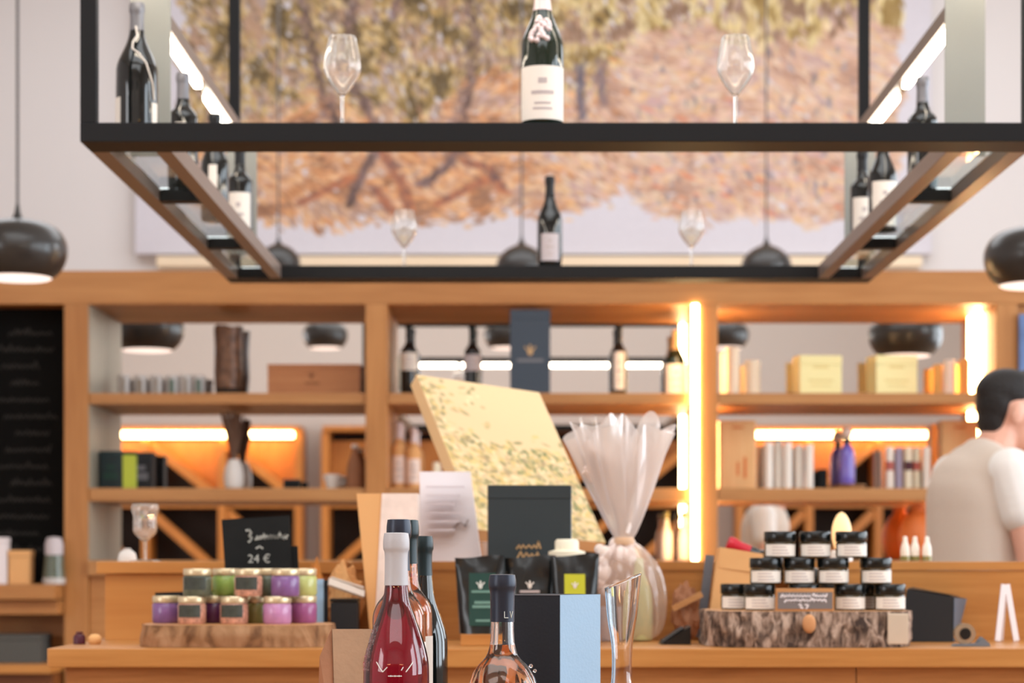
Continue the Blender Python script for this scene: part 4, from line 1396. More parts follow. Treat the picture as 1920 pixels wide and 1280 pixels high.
def frill(name, z0, z1, r0, r1, m, nfold, amp, top_rag, seed, ysc=0.35, skew=0.0, rows=14, n=150):
    bm = B()
    rings = []
    for j in range(rows + 1):
        f = j / rows
        ring = []
        for i in range(n):
            a = 2 * PI * i / n
            r = r0 + (r1 - r0) * f ** 0.8
            fold = amp * f * (math.sin(a * nfold + 2 * noise.noise(Vector((a * 2, f, seed)))) + 0.6 * noise.noise(Vector((math.cos(a) * 4, math.sin(a) * 4, f * 2 + seed))))
            rr = r * (1 + fold)
            z = z0 + (z1 - z0) * f * (1 + top_rag * f * noise.noise(Vector((math.cos(a) * 2.5 + seed, math.sin(a) * 2.5, 5.0))))
            ring.append(bm.verts.new((rr * math.cos(a) + skew * f, rr * math.sin(a) * ysc, z)))
        rings.append(ring)
    for p, q in zip(rings[:-1], rings[1:]):
        for i in range(n):
            bm.faces.new((p[i], p[(i + 1) % n], q[(i + 1) % n], q[i]))
    return obj(name, bm, M[m], bq, 70)


frill('upper_wrap', 0.205, 0.440, 0.016, 0.104, 'cello', 9, 0.16, 0.22, 1.0, 0.5, -0.010)
frill('upper_wrap_inner', 0.205, 0.400, 0.014, 0.070, 'cello', 7, 0.2, 0.5, 6.0, 0.5, -0.014)
bm = B()
prof = [(0.05, 0.001), (0.075, 0.02), (0.082, 0.09), (0.07, 0.15), (0.04, 0.19), (0.017, 0.205)]
lathe(bm, smooth_prof(prof, 2), 120, fn=lambda p, a: Vector((p.x * (1 + 0.10 * math.sin(a * 8 + p.z * 20)) + 0.0, p.y * 0.55 * (1 + 0.10 * math.sin(a * 8 + p.z * 20)), p.z)))
obj('lower_wrap', bm, M['cello_low'], bq, 70)
obj('ribbon', lathe(B(), [(0, 0.196), (0.019, 0.196), (0.021, 0.204), (0.019, 0.212), (0, 0.212)], 24), M['ribbon'], bq, 60)
bm = B()
for k in range(16):
    a = random.uniform(-1, 1)
    tube(bm, [(0.004 * a, 0, 0.21), (-0.012 + 0.03 * a, random.uniform(-.01, .01), 0.30), (-0.014 + 0.07 * a, random.uniform(-.02, .02), random.uniform(0.34, 0.41))], [0.003, 0.006, 0.010], 6)
obj('tissue_stems', bm, M['tissue'], bq, 60)
bm = B()
for k in range(4):
    tube(bm, [(0.006, -0.012, 0.22), (0.022 + 0.004 * k, -0.014, 0.32), (0.026 + 0.007 * k, -0.016, 0.37 + 0.012 * k)], [0.004, 0.008, 0.006], 6)
obj('glare_column', bm, M['glare_white'], bq, 60)  # bright column shaped to stand in for glare on the cellophane
bm = B()
for k in range(30):
    a, z = random.uniform(-1, 1), random.uniform(0.10, 0.20)
    wd = 0.075 if z < 0.15 else 0.045
    ball(bm, (a * wd * 0.75 - 0.018, random.uniform(-0.012, 0.012), z), random.uniform(0.010, 0.018), 8, 6, (1, 0.8, 1))
obj('dried_flowers', bm, M['tissue'], bq, 60)
o = obj('gift_bottle', lathe(B(), smooth_prof([(0, 0.001), (0.026, 0.001), (0.028, 0.008), (0.028, 0.09), (0.02, 0.12), (0.01, 0.14), (0.01, 0.17), (0, 0.17)], 1), 24), M['pale_green'], bq, 60)
o.location = (0.03, 0.0, 0)
o = obj('gift_jar', lathe(B(), [(0, 0.001), (0.02, 0.001), (0.02, 0.07), (0, 0.07)], 20), M['label_grey'], bq, 60)
o.location = (-0.032, 0, 0)

# ------------------------------------------------------------------ right half of the counter
t = thing('tablet_stand', 'black tilted tablet stand left of the bark log', 'tablet', (ax(1288, 4.22), 4.22, CZ))
obj('tablet_body', prism(B(), [(ax(1248, 4.2) - ax(1300, 4.2), 0.0), (0.004, 0.0), (0.004, 0.036)], -0.05, 0.05), M['black'], t)
obj('tablet_screen', beam(B(), (ax(1250, 4.2) - ax(1300, 4.2) + 0.002, 0, 0.004), (-0.009, 0, 0.0325), 0.002, 0.09, up=(0, 1, 0)), M['black_card'], t)
t = thing('kraft_bag', 'light kraft paper bag slumped behind the black lidded jars', 'bag', (ax(1374, 4.37), 4.370, CZ), 0.0)
obj('bag_body', hexa(B(), [(-0.056, -0.018, 0), (0.055, -0.018, 0), (0.055, 0.018, 0), (-0.056, 0.018, 0), (-0.030, -0.018, 0.190), (0.058, -0.018, 0.176), (0.058, 0.018, 0.176), (-0.030, 0.018, 0.190)]), M['kraft_light'], t)
obj('bag_fold', hexa(B(), [(-0.031, -0.019, 0.150), (0.060, -0.021, 0.138), (0.060, -0.0185, 0.138), (-0.031, -0.017, 0.152), (-0.029, -0.0205, 0.192), (0.060, -0.0205, 0.178), (0.060, -0.0185, 0.178), (-0.029, -0.0185, 0.192)]), M['kraft_light'], t)
crumple('brown_paper_bundle', 'crumpled brown wrapping paper between bouquet and bark log', 'paper', (ax(1286, 4.38), 4.385, CZ), (0.028, 0.022, 0.055), 'kraft_brown', 5.2, 0.35)
t = thing('cardboard_flap', 'narrow tan cardboard flap lying aslant on the brown paper', 'cardboard', (ax(1306, 4.372), 4.356, CZ + 0.066))
obj('flap', beam(B(), (-0.05, 0, 0.0), (0.010, 0, 0.030), 0.012, 0.006, up=(0, 1, 0)), M['log_cut'], t)
t = thing('card_holder', 'slim grey card standing upright left of the light kraft bag', 'card', (ax(1322, 4.42), 4.425, CZ + 0.004))
obj('card', box(B(), -0.009, 0.009, -0.002, 0.002, 0, 0.172, 0, rot=(0, 0.12, 0)), M['steel_grey'], t)
t = bottle('bottle with red capsule lying in the light kraft bag behind the jars', (ax(1366, 4.42), 4.41, CZ + 0.212), 'bordeaux', 0.24, 0.027, 'dark_glass', 'foil_red', 0.80, None)
t.rotation_euler = (0, -1.16, 0)
t.location = (ax(1366, 4.42) + 0.218, 4.418, CZ + 0.105)

t = thing('card_terminal', 'black card terminal with bluish side, standing right of the bark log', 'terminal', (ax(1768, 4.36), 4.362, CZ), 0.12)
obj('terminal_body', hexa(B(), [(-0.10, -0.03, 0), (0.005, -0.052, 0), (0.045, 0.05, 0), (-0.06, 0.07, 0), (-0.085, -0.03, 0.106), (0.007, -0.050, 0.090), (0.066, 0.05, 0.086), (-0.05, 0.07, 0.108)]), M['terminal'], t)
obj('terminal_side', hexa(B(), [(0.0055, -0.0525, 0.001), (0.006, -0.0525, 0.001), (0.0465, 0.0495, 0.001), (0.046, 0.0495, 0.001), (0.0075, -0.0505, 0.089), (0.008, -0.0505, 0.089), (0.0675, 0.0495, 0.085), (0.067, 0.0495, 0.085)]), M['terminal_side'], t)
obj('terminal_screen', hexa(B(), [(-0.078, -0.024, 0.1065), (0.002, -0.038, 0.0935), (0.05, 0.045, 0.0895), (-0.045, 0.06, 0.1085), (-0.078, -0.024, 0.108), (0.002, -0.038, 0.095), (0.05, 0.045, 0.091), (-0.045, 0.06, 0.110)]), M['black'], t)
t = thing('tape_dispenser', 'clear tape roll on a dispenser in front of the card terminal', 'tape dispenser', (ax(1812, 4.10), 4.09, CZ))
bm = B()
nn = 28
for k in range(nn):
    a0, a1 = 2 * PI * k / nn, 2 * PI * (k + 1) / nn
    for (ra, rb) in ((0.011, 0.020),):
        q = [(ra * math.cos(a0), ra * math.sin(a0)), (rb * math.cos(a0), rb * math.sin(a0)), (rb * math.cos(a1), rb * math.sin(a1)), (ra * math.cos(a1), ra * math.sin(a1))]
        prism(bm, [(p[0] - 0.006, p[1] + 0.024) for p in q], -0.009, 0.009)
bmesh.ops.remove_doubles(bm, verts=bm.verts[:], dist=1e-5)
obj('tape_roll', bm, M['tape'], t, 40)
obj('dispenser_base', prism(B(), [(-0.030, 0), (0.042, 0), (0.040, 0.006), (0.026, 0.018), (0.016, 0.006), (-0.026, 0.004)], -0.011, 0.011), M['steel_grey'], t)
obj('hub', tube(B(), [(-0.006, -0.010, 0.024), (-0.006, 0.010, 0.024)], 0.0108, 18), M['black'], t, 40)
t = thing('small_easel', 'small white easel standing on the counter at far right', 'easel', (ax(1886, 4.33), 4.33, CZ))
obj('leg', beam(B(), (-0.019, -0.01, 0.0015), (-0.003, 0.004, 0.116), 0.011, 0.006, up=(0, 1, 0)), M['paper_white'], t)
obj('leg', beam(B(), (0.019, -0.01, 0.0015), (0.003, 0.004, 0.116), 0.011, 0.006, up=(0, 1, 0)), M['paper_white'], t)
obj('leg', beam(B(), (0.0, 0.045, 0.0015), (0.0, 0.008, 0.112), 0.009, 0.005, up=(0, 1, 0)), M['paper_white'], t)
t = thing('candle_lamp', 'softly glowing pear shaped candle lamp behind the top row of black lidded jars', 'candle', (ax(1578, 4.62), 4.62, ZT))
obj('candle_base', lathe(B(), [(0, 0), (0.024, 0), (0.024, 0.02), (0.02, 0.024), (0, 0.024)], 20), M['ceramic'], t, 50)
obj('flame_glass', lathe(B(), smooth_prof([(0, 0.0245), (0.014, 0.0245), (0.021, 0.045), (0.022, 0.068), (0.017, 0.088), (0.009, 0.102), (0, 0.107)], 1), 22), M['candle'], t, 60)
for k, px in enumerate((1697, 1717, 1738)):
    t = thing('milk_bottle', 'small white bottle on the cupboard beside the person, %s of three' % ('left', 'middle', 'right')[k], 'bottle', (ax(px, 4.75), 4.75 + 0.01 * (k % 2), ZT), 0, 'small white bottles by the person')
    obj('bottle_body', lathe(B(), smooth_prof([(0, 0), (0.009, 0), (0.0105, 0.004), (0.0105, 0.03), (0.005, 0.044), (0.005, 0.055), (0, 0.056)], 1), 16), M['tube_white'], t, 60)
    obj('bottle_foot', lathe(B(), [(0.0107, 0.002), (0.0112, 0.002), (0.0112, 0.012), (0.0107, 0.012)], 16), M['olive'], t)
t = thing('terracotta_vase', 'round orange terracotta vase at the right end of the base shelf, beside the person', 'vase', (ax(1722, 8.72), 8.74, 1.31))
obj('vase_body', lathe(B(), smooth_prof([(0, 0), (0.05, 0), (0.075, 0.06), (0.078, 0.12), (0.05, 0.18), (0.028, 0.20), (0.03, 0.22), (0, 0.221)], 2), 28), M['terracotta'], t, 60)
obj('vase_rim', lathe(B(), [(0.022, 0.222), (0.033, 0.222), (0.033, 0.23), (0.022, 0.23), (0.022, 0.222)], 24), M['terracotta'], t, 60)

# ------------------------------------------------------------------ shelves: left bay
SA, SB, SBASE = 1.986, 1.602, 1.31
YT = 8.84
for k, (px, st) in enumerate(((232, None), (263, 'tumbler_stripe2'), (293, None), (323, 'tumbler_stripe'), (348, None), (373, 'tumbler_stripe'))):
    t = thing('tumbler', '%s tumbler, number %d from the left in the row on the top left shelf' % ('plain pale grey' if st is None else 'pale tumbler-glass with a dark stripe on its'.replace('-glass with a dark stripe on its', '') + ' dark striped', k + 1), 'tumbler', (ax(px, YT), YT, SA), 0, 'tumblers on the top left shelf')
    if st is None:
        t['label'] = 'plain pale grey tumbler, %s of the plain ones on the top left shelf' % ('left', '', 'middle', '', 'right')[k]
    else:
        t['label'] = 'pale tumbler with a dark stripe, %s of the striped ones on the top left shelf' % ('', 'left', '', 'middle', '', 'right')[k]
    obj('tumbler_body', lathe(B(), [(0, 0), (0.024, 0), (0.0265, 0.09), (0.024, 0.09), (0.022, 0.006), (0, 0.006)], 24), M['tumbler_grey'], t, 50)
    if st:
        obj('stripe', patch(B(), 0.0267, 0.004, 0.072, -PI / 2 - 0.35, -PI / 2 + 0.5, 6), M[st], t)
    else:
        obj('stripe', patch(B(), 0.0267, 0.004, 0.078, -PI / 2 - 0.1, -PI / 2 + 0.4, 6), M['tumbler_stripe2'], t)
t = thing('bark_vase', 'tall brown mottled cylinder vase on the top left shelf', 'vase', (ax(428, YT), YT, SA))
obj('vase_foot', lathe(B(), [(0, 0), (0.052, 0), (0.054, 0.035), (0, 0.035)], 28), M['rack_dark'], t, 50)
obj('vase_body', lathe(B(), [(0, 0.0352), (0.054, 0.0352), (0.060, 0.10), (0.057, 0.20), (0.061, 0.29), (0.052, 0.292), (0.050, 0.26), (0, 0.255)], 36,
                       fn=lambda p, a: p * (1 + 0.04 * noise.noise(Vector((math.cos(a) * 2, math.sin(a) * 2, p.z * 30))))), M['vase_bark'], t, 50)
t = thing('wine_crate', 'flat wooden wine crate with a stamped emblem on the top left shelf', 'crate', (ax(592, YT), YT, SA))
cw = 0.19
obj('crate_front', box(B(), -cw, cw, -0.075, -0.065, 0, 0.112, 0.001), M['crate_wood'], t)
obj('crate_body', box(B(), -cw, cw, -0.0645, 0.10, 0, 0.112, 0.001), M['crate_wood'], t)
obj('crate_lid', box(B(), -cw - 0.001, cw + 0.001, -0.076, 0.101, 0.1125, 0.130, 0.001), M['crate_wood'], t)
bm = B()
emblem(bm, -0.01, -0.0752, 0.078, 0.02)
_stroke(bm, (-0.035, 0.052), (0.02, 0.052), 0.008, -0.0752, 0.0008)
obj('stamp', bm, M['brown_wood'], t)
for px, w_, h_, m_, lab in ((214, 0.046, 0.158, 'dark_box', 'dark teal box at the left of the middle left shelf'), (270, 0.046, 0.152, 'black_card', 'black box third along the middle left shelf')):
    t = thing('tea_box', lab, 'box', (ax(px, YT), YT - 0.03, SB))
    obj('box_body', box(B(), -w_, w_, -0.04, 0.04, 0, h_ - 0.03, 0.002), M[m_], t)
    obj('box_lid', box(B(), -w_ - 0.001, w_ + 0.001, -0.041, 0.041, h_ - 0.0295, h_, 0.002), M[m_], t)
    bm = B()
    _stroke(bm, (-0.02, h_ * 0.35), (0.02, h_ * 0.35), 0.03, -0.0402, 0.0008)
    _stroke(bm, (-0.012, h_ * 0.58), (0.012, h_ * 0.58), 0.02, -0.0402, 0.0008)
    obj('box_print', bm, M['foil_grey'] if px == 270 else M['pouch_label'], t)
t = thing('tea_tin', 'slim yellow green tin between two dark boxes on the middle left shelf', 'tin', (ax(243, 8.65), 8.655, SB))
obj('tin_body', box(B(), -0.026, 0.026, -0.02, 0.02, 0, 0.135, 0.004), M['leaf_green'], t)
obj('tin_lid', box(B(), -0.0265, 0.0265, -0.0205, 0.0205, 0.1355, 0.150, 0.004), M['lid_black'], t)
t = thing('flower_vase', 'small white vase of dried brown grasses on the middle left shelf', 'vase', (ax(440, YT), YT - 0.02, SB))
obj('vase_body', lathe(B(), smooth_prof([(0, 0), (0.034, 0), (0.040, 0.02), (0.042, 0.06), (0.034, 0.10), (0.024, 0.118), (0.026, 0.126), (0, 0.127)], 1), 26), M['ceramic'], t, 60)
bm = B()
rb = random.Random(6)
for k in range(46):
    a, b_ = rb.uniform(-1, 1), rb.uniform(-1, 1)
    tube(bm, [(0.01 * a, 0.01 * b_, 0.127), (0.025 * a, 0.02 * b_, 0.20), (0.045 * a - 0.008, 0.035 * b_, 0.24 + 0.085 * rb.random())], [0.0015, 0.003, 0.0045], 5)
obj('dried_grass', bm, M['dry_twig'], t)
t = thing('small_radio', 'small black box with a grey front on the right of the middle left shelf', 'box', (ax(550, YT), YT - 0.04, SB))
obj('case', box(B(), -0.035, 0.035, -0.02, 0.02, 0, 0.042, 0.003), M['black'], t)
obj('front_plate', box(B(), -0.028, 0.028, -0.0215, -0.0203, 0.008, 0.034), M['slate'], t)
t = thing('copper_bottle', 'brown flask at the right end of the middle left shelf', 'flask', (ax(667, YT), YT - 0.04, SB))
obj('flask_body', lathe(B(), smooth_prof([(0, 0), (0.03, 0), (0.035, 0.02), (0.034, 0.10), (0.014, 0.15), (0.012, 0.17), (0, 0.171)], 1), 22), M['kraft_brown'], t, 60)
obj('flask_cap', lathe(B(), [(0, 0.1715), (0.014, 0.1715), (0.014, 0.185), (0, 0.185)], 18), M['ceramic'], t, 50)
t = thing('ceramic_cup', 'white cup at the right of the middle left shelf beside the brown flask', 'cup', (ax(625, YT), YT - 0.05, SB))
obj('cup_body', lathe(B(), [(0, 0), (0.022, 0), (0.036, 0.05), (0.036, 0.062), (0.032, 0.062), (0.02, 0.008), (0, 0.008)], 24), M['ceramic'], t, 50)
obj('cup_handle', tube(B(), [(0.033, 0, 0.052), (0.050, 0, 0.050), (0.052, 0, 0.032), (0.029, 0, 0.020)], 0.004, 8), M['ceramic'], t, 60)

# ------------------------------------------------------------------ shelves: middle bay
bs = 'wine bottles on the top middle shelf'
YW = 8.85
bottle('dark wine bottle at the left end of the top middle shelf', (ax(767, YW), YW, SA), H=0.305, R=0.035, caps='foil_black', lab=(0.36, 0.60, 1.3, 'label'), group=bs)
bottle('dark wine bottle with pale grey label, left of the navy carton', (ax(886, YW), YW, SA), H=0.30, R=0.035, caps='foil_green', lab=(0.36, 0.58, 1.3, 'label_grey'), group=bs)
bottle('slim dark wine bottle with a narrow label, right of the navy carton', (ax(1160, YW), YW, SA), H=0.30, R=0.034, caps='foil_black', lab=(0.1, 0.62, 0.7, 'label'), group=bs)
bottle('sparkling wine bottle with a broad white label beside the strip lamp', (ax(1265, YW), YW - 0.03, SA), 'rhone', H=0.275, R=0.044, glass='green_glass', caps='gold', capz=0.7, lab=(0.03, 0.48, 1.35, 'label'), group=bs)
t = thing('wine_carton', 'tall navy wine carton with a gold crest on the top middle shelf', 'box', (ax(994, 8.66), 8.665, SA))
obj('carton_body', box(B(), -0.081, 0.081, -0.04, 0.04, 0, 0.30, 0.002), M['navy_card'], t)
obj('carton_lid', box(B(), -0.0815, 0.0815, -0.0405, 0.0405, 0.3005, 0.338, 0.002), M['navy_card'], t)
bm = B()
emblem(bm, 0.0, -0.0402, 0.165, 0.028)
obj('gold_crest', bm, M['gold'], t)
bm = B()
_stroke(bm, (-0.05, 0.132), (0.05, 0.132), 0.012, -0.0402, 0.0008)
obj('carton_print', bm, M['foil_grey'], t)
for px, H_, lab in ((748, 0.25, 'tall pale rose wine bottle at the left of the middle shelf'), (776, 0.225, 'pale rose wine bottle, second along the middle shelf')):
    bottle(lab, (ax(px, YW), YW - 0.02 * (px > 760), SB), 'bordeaux', H_ + 0.03, 0.031, 'rose_solid' if False else 'kraft_light', 'foil_pink', 0.76, (0.10, 0.5, 1.1, 'tissue'), 'rose bottles on the middle shelf')
t = thing('pillar_candle', 'thin cream candle beside the rose bottles on the middle shelf', 'candle', (ax(818, YW), YW, SB))
obj('candle_stick', lathe(B(), [(0, 0), (0.015, 0), (0.015, 0.11), (0.012, 0.115), (0, 0.115)], 18), M['tin_cream'], t, 50)
obj('candle_cup', lathe(B(), [(0, 0.0), (0.022, 0.0), (0.022, 0.012), (0.0155, 0.013), (0.0155, 0.0)], 18), M['maroon'], t, 50)
for px, h_, lab in ((1252, 0.20, 'white cream bottle at the right of the base shelf in the middle bay'), (1290, 0.20, 'white cream bottle next to the strip lamp on the base shelf'),):
    t = thing('cream_bottle', lab, 'bottle', (ax(px, 8.70) - (0.012 if px > 1280 else 0), 8.77, SBASE), 0, 'white bottles on the base shelf')
    obj('bottle_body', lathe(B(), smooth_prof([(0, 0), (0.022, 0), (0.025, 0.005), (0.025, 0.11), (0.010, 0.14), (0.010, 0.17), (0, 0.171)], 1), 20), M['tube_white'], t, 60)
    obj('bottle_cap', lathe(B(), [(0, 0.1715), (0.012, 0.1715), (0.012, 0.2), (0, 0.2)], 16), M['olive'], t, 50)

# ------------------------------------------------------------------ shelves: right bay
def tin(label, px, h, r, y=8.84, z=SA, m='tin_cream', lidm=None, group=None, band=None, name='tin', cat='tin'):
    t = thing(name, label, cat, (ax(px, y), y, z), 0, group)
    obj('tin_body', lathe(B(), [(0, 0), (r, 0), (r, h * 0.86), (0, h * 0.86)], 22), M[m], t, 40)
    obj('tin_lid', lathe(B(), [(0, h * 0.862), (r * 1.03, h * 0.862), (r * 1.03, h * 0.98), (r * 0.95, h), (0, h)], 22), M[lidm or m], t, 40)
    if band:
        obj('tin_band', patch(B(), r + 0.0003, h * 0.45, h * 0.66, -PI / 2 - 1.3, -PI / 2 + 1.3, 8), M[band], t)
    return t


tin('tall cream tin at the left end of the top right shelf', 1373, 0.205, 0.028)
tin('short cream tin next to the tall one on the top right shelf', 1411, 0.150, 0.032)
for px, lab in ((1532, 'pale yellow cube carton, left of two on the top right shelf'), (1672, 'pale yellow cube carton, right of two on the top right shelf')):
    y = 8.79
    t = thing('cube_carton', lab, 'box', (ax(px, y), y, SA), 0.12 if px < 1600 else 0.18, 'yellow cartons on the top right shelf')
    obj('carton_body', box(B(), -0.088, 0.088, -0.06, 0.06, 0, 0.125, 0.003), M['yellow_box'], t)
    obj('carton_lid', box(B(), -0.089, 0.089, -0.061, 0.061, 0.1255, 0.163, 0.003), M['yellow_box'], t)
    bm = B()
    _stroke(bm, (-0.03, 0.115), (0.03, 0.115), 0.01, -0.0602, 0.0008)
    _stroke(bm, (-0.05, 0.06), (0.05, 0.06), 0.008, -0.0602, 0.0008)
    _stroke(bm, (-0.04, 0.04), (0.04, 0.04), 0.006, -0.0602, 0.0008)
    obj('carton_print', bm, M['yellow_print'], t)
tin('gold tin right of the yellow cartons on the top right shelf', 1759, 0.135, 0.020, m='tin_gold')
tin('white tin between two gold tins on the top right shelf', 1781, 0.150, 0.021, y=8.80, m='tube_white')
tin('gold tin beside the right strip lamp on the top right shelf', 1808, 0.155, 0.022, m='tin_gold')
for px, lab in ((1381, 'upright pale wooden wine case at the left of the middle right shelf'), (1795, 'upright pale wooden wine case behind the person')):
    t = thing('wine_case', lab, 'crate', (ax(px, 8.84), 8.84, SB), 0, 'wooden cases on the middle right shelf')
    obj('case_body', box(B(), -0.076, 0.076, -0.05, 0.05, 0, 0.285, 0.006), M['case_wood'], t)
    obj('case_lid', box(B(), -0.070, 0.070, -0.0535, -0.0505, 0.006, 0.279, 0.002), M['case_wood'], t)
    for q0, q1, q2 in (((-0.02, 0.255), (0.02, 0.255), 0.008), ((0.03, 0.05), (0.03, 0.13), 0.012), ((0.0, 0.06), (0.0, 0.11), 0.010)):
        bm = B()
        _stroke(bm, q0, q1, q2, -0.0538, 0.0008)
        obj('case_print', bm, M['terracotta'], t)
for k, (px, h_) in enumerate(((1441, 0.195), (1459, 0.20), (1477, 0.195), (1498, 0.185), (1517, 0.185))):
    tin('white tube, number %d from the left on the middle right shelf' % (k + 1), px, h_, 0.0175, y=8.80 + 0.03 * (k % 2), z=SB, m='tube_white', group='white tubes on the middle right shelf', name='cosmetic_tube', cat='tube')
    COL.objects[-1]
ordn = ['first', 'second', 'third', 'fourth', 'fifth']
for o in [q for q in bpy.data.objects if q.name.startswith('cosmetic_tube')]:
    k = int(o['label'].split('number ')[1].split(' ')[0])
    o['label'] = 'white tube, %s from the left in the row on the middle right shelf' % ordn[k - 1]
tin('small dark tin behind the white tubes on the middle right shelf', 1541, 0.085, 0.022, y=8.85, z=SB, m='slate')
t = thing('violet_bottle', 'violet glass bottle on the middle right shelf', 'bottle', (ax(1588, 8.82), 8.82, SB + 0.022))
obj('bottle_body', lathe(B(), smooth_prof([(0, 0), (0.03, 0), (0.033, 0.006), (0.033, 0.13), (0.02, 0.155), (0.014, 0.165), (0, 0.166)], 1), 24), M['violet'], t, 60)
obj('bottle_neck', lathe(B(), [(0, 0.1665), (0.014, 0.1665), (0.014, 0.19), (0, 0.19)], 18), M['black'], t, 50)
obj('stopper', ball(B(), (0, 0, 0.213), 0.0235, 18, 12), M['tissue'], t, 60)
t = thing('wooden_tray', 'rough pale wooden dish under the violet bottle', 'dish', (ax(1592, 8.82), 8.82, SB))
obj('dish', lathe(B(), [(0, 0), (0.05, 0), (0.068, 0.012), (0.066, 0.021), (0, 0.021)], 24), M['log_cut'], t, 50)
obj('dish_edge', lathe(B(), [(0.0665, 0.0125), (0.07, 0.0125), (0.069, 0.021), (0.0668, 0.021), (0.0665, 0.0125)], 24), M['bark_smooth'], t, 50)
for k, (px, m_, bd) in enumerate(((1668, 'tube_white', 'tube_red'), (1686, 'tube_lilac', None), (1703, 'tin_cream', 'maroon'), (1719, 'tin_cream', 'tube_red'), (1737, 'tube_white', None))):
    tin(('white tube with a red band at the left of the banded tubes', 'plain lilac tube among the banded tubes', 'cream tube with a maroon band in the middle of the banded tubes', 'cream tube with a red band right of the maroon banded one', 'plain white tube at the right of the banded tubes')[k],
        px, 0.175, 0.0165, y=8.80 + 0.028 * (k % 2), z=SB, m=m_, band=bd, group='banded tubes on the middle right shelf', name='hand_cream_tube', cat='tube')

# ------------------------------------------------------------------ the person behind the counter
PF = Vector((math.cos(0.30), math.sin(0.30), 0))       # facing right and a little away
PR = Vector((math.sin(0.30), -math.cos(0.30), 0))      # right hand side, towards the counter
PO = Vector((ax(1834, 6.2), 6.2, 0))
PROT = Matrix((PF, -PR, Vector((0, 0, 1)))).transposed().to_4x4()


def pw(f, r, z):
    return (f, -r, z)


def _sphere(u, v):
    vs, fs = [(0, 0, 1)], []
    for j in range(1, v):
        for i in range(u):
            t_, p_ = PI * j / v, 2 * PI * i / u
            vs.append((math.sin(t_) * math.cos(p_), math.sin(t_) * math.sin(p_), math.cos(t_)))
    vs.append((0, 0, -1))
    for i in range(u):
        k = (i + 1) % u
        fs.append((0, 1 + i, 1 + k))
        for j in range(v - 2):
            a_ = 1 + j * u
            fs.append((a_ + i, a_ + u + i, a_ + u + k))
            fs.append((a_ + i, a_ + u + k, a_ + k))
        fs.append((1 + (v - 2) * u + i, len(vs) - 1, 1 + (v - 2) * u + k))
    return np.array(vs), np.array(fs)


SPH_BIG, SPH_SMALL = _sphere(24, 16), _sphere(12, 8)


class Cloud:
    def __init__(self):
        self.v, self.f, self.n = [], [], 0

    def add(self, sph, m3, c):
        self.v.append(sph[0] @ m3.T + np.array(c))
        self.f.append(sph[1] + self.n)
        self.n += len(sph[0])


def ell(bm, c, s, tilt=0.0):
    ct, st = math.cos(tilt), math.sin(tilt)
    bm.add(SPH_BIG, np.array(((ct, 0, st), (0, 1, 0), (-st, 0, ct))) @ np.diag(s), c)


def limb(bm, a, b, ra, rb, n=None):
    a, b = Vector(a), Vector(b)
    n = n or max(2, int((b - a).length / (min(ra, rb) * 0.35)))
    for k in range(n + 1):
        t_ = k / n
        r_ = ra + (rb - ra) * t_
        bm.add(SPH_SMALL, np.eye(3) * r_, tuple(a.lerp(b, t_)))


def fused(name, bm, m, parent, voxel, smooth=4):
    """grow one continuous skin over the overlapping volumes"""
    me = bpy.data.meshes.new(name)
    me.from_pydata(np.concatenate(bm.v).tolist(), [], np.concatenate(bm.f).tolist())
    o = bpy.data.objects.new(name, me)
    COL.objects.link(o)
    r = o.modifiers.new('remesh', 'REMESH')
    r.mode = 'VOXEL'
    r.voxel_size = voxel
    q = o.modifiers.new('smooth', 'SMOOTH')
    q.factor, q.iterations = 0.5, smooth
    dg = bpy.context.evaluated_depsgraph_get()
    me2 = bpy.data.meshes.new_from_object(o.evaluated_get(dg))
    bpy.data.objects.remove(o)
    me2.materials.clear()
    me2.materials.append(m)
    me2.polygons.foreach_set('use_smooth', [True] * len(me2.polygons))
    o = bpy.data.objects.new(name, me2)
    COL.objects.link(o)
    o.parent = parent
    return o


per = thing('person', 'person with short dark hair in beige top with white sleeves, behind the counter', 'person', PO, 0.30)
bm = Cloud()
# trunk
ell(bm, (0.0, 0, 0.98), (0.125, 0.165, 0.14))
ell(bm, (-0.005, 0, 1.16), (0.105, 0.145, 0.17))
ell(bm, (-0.005, 0, 1.38), (0.108, 0.150, 0.19))
ell(bm, (0.005, 0, 1.51), (0.085, 0.140, 0.09))
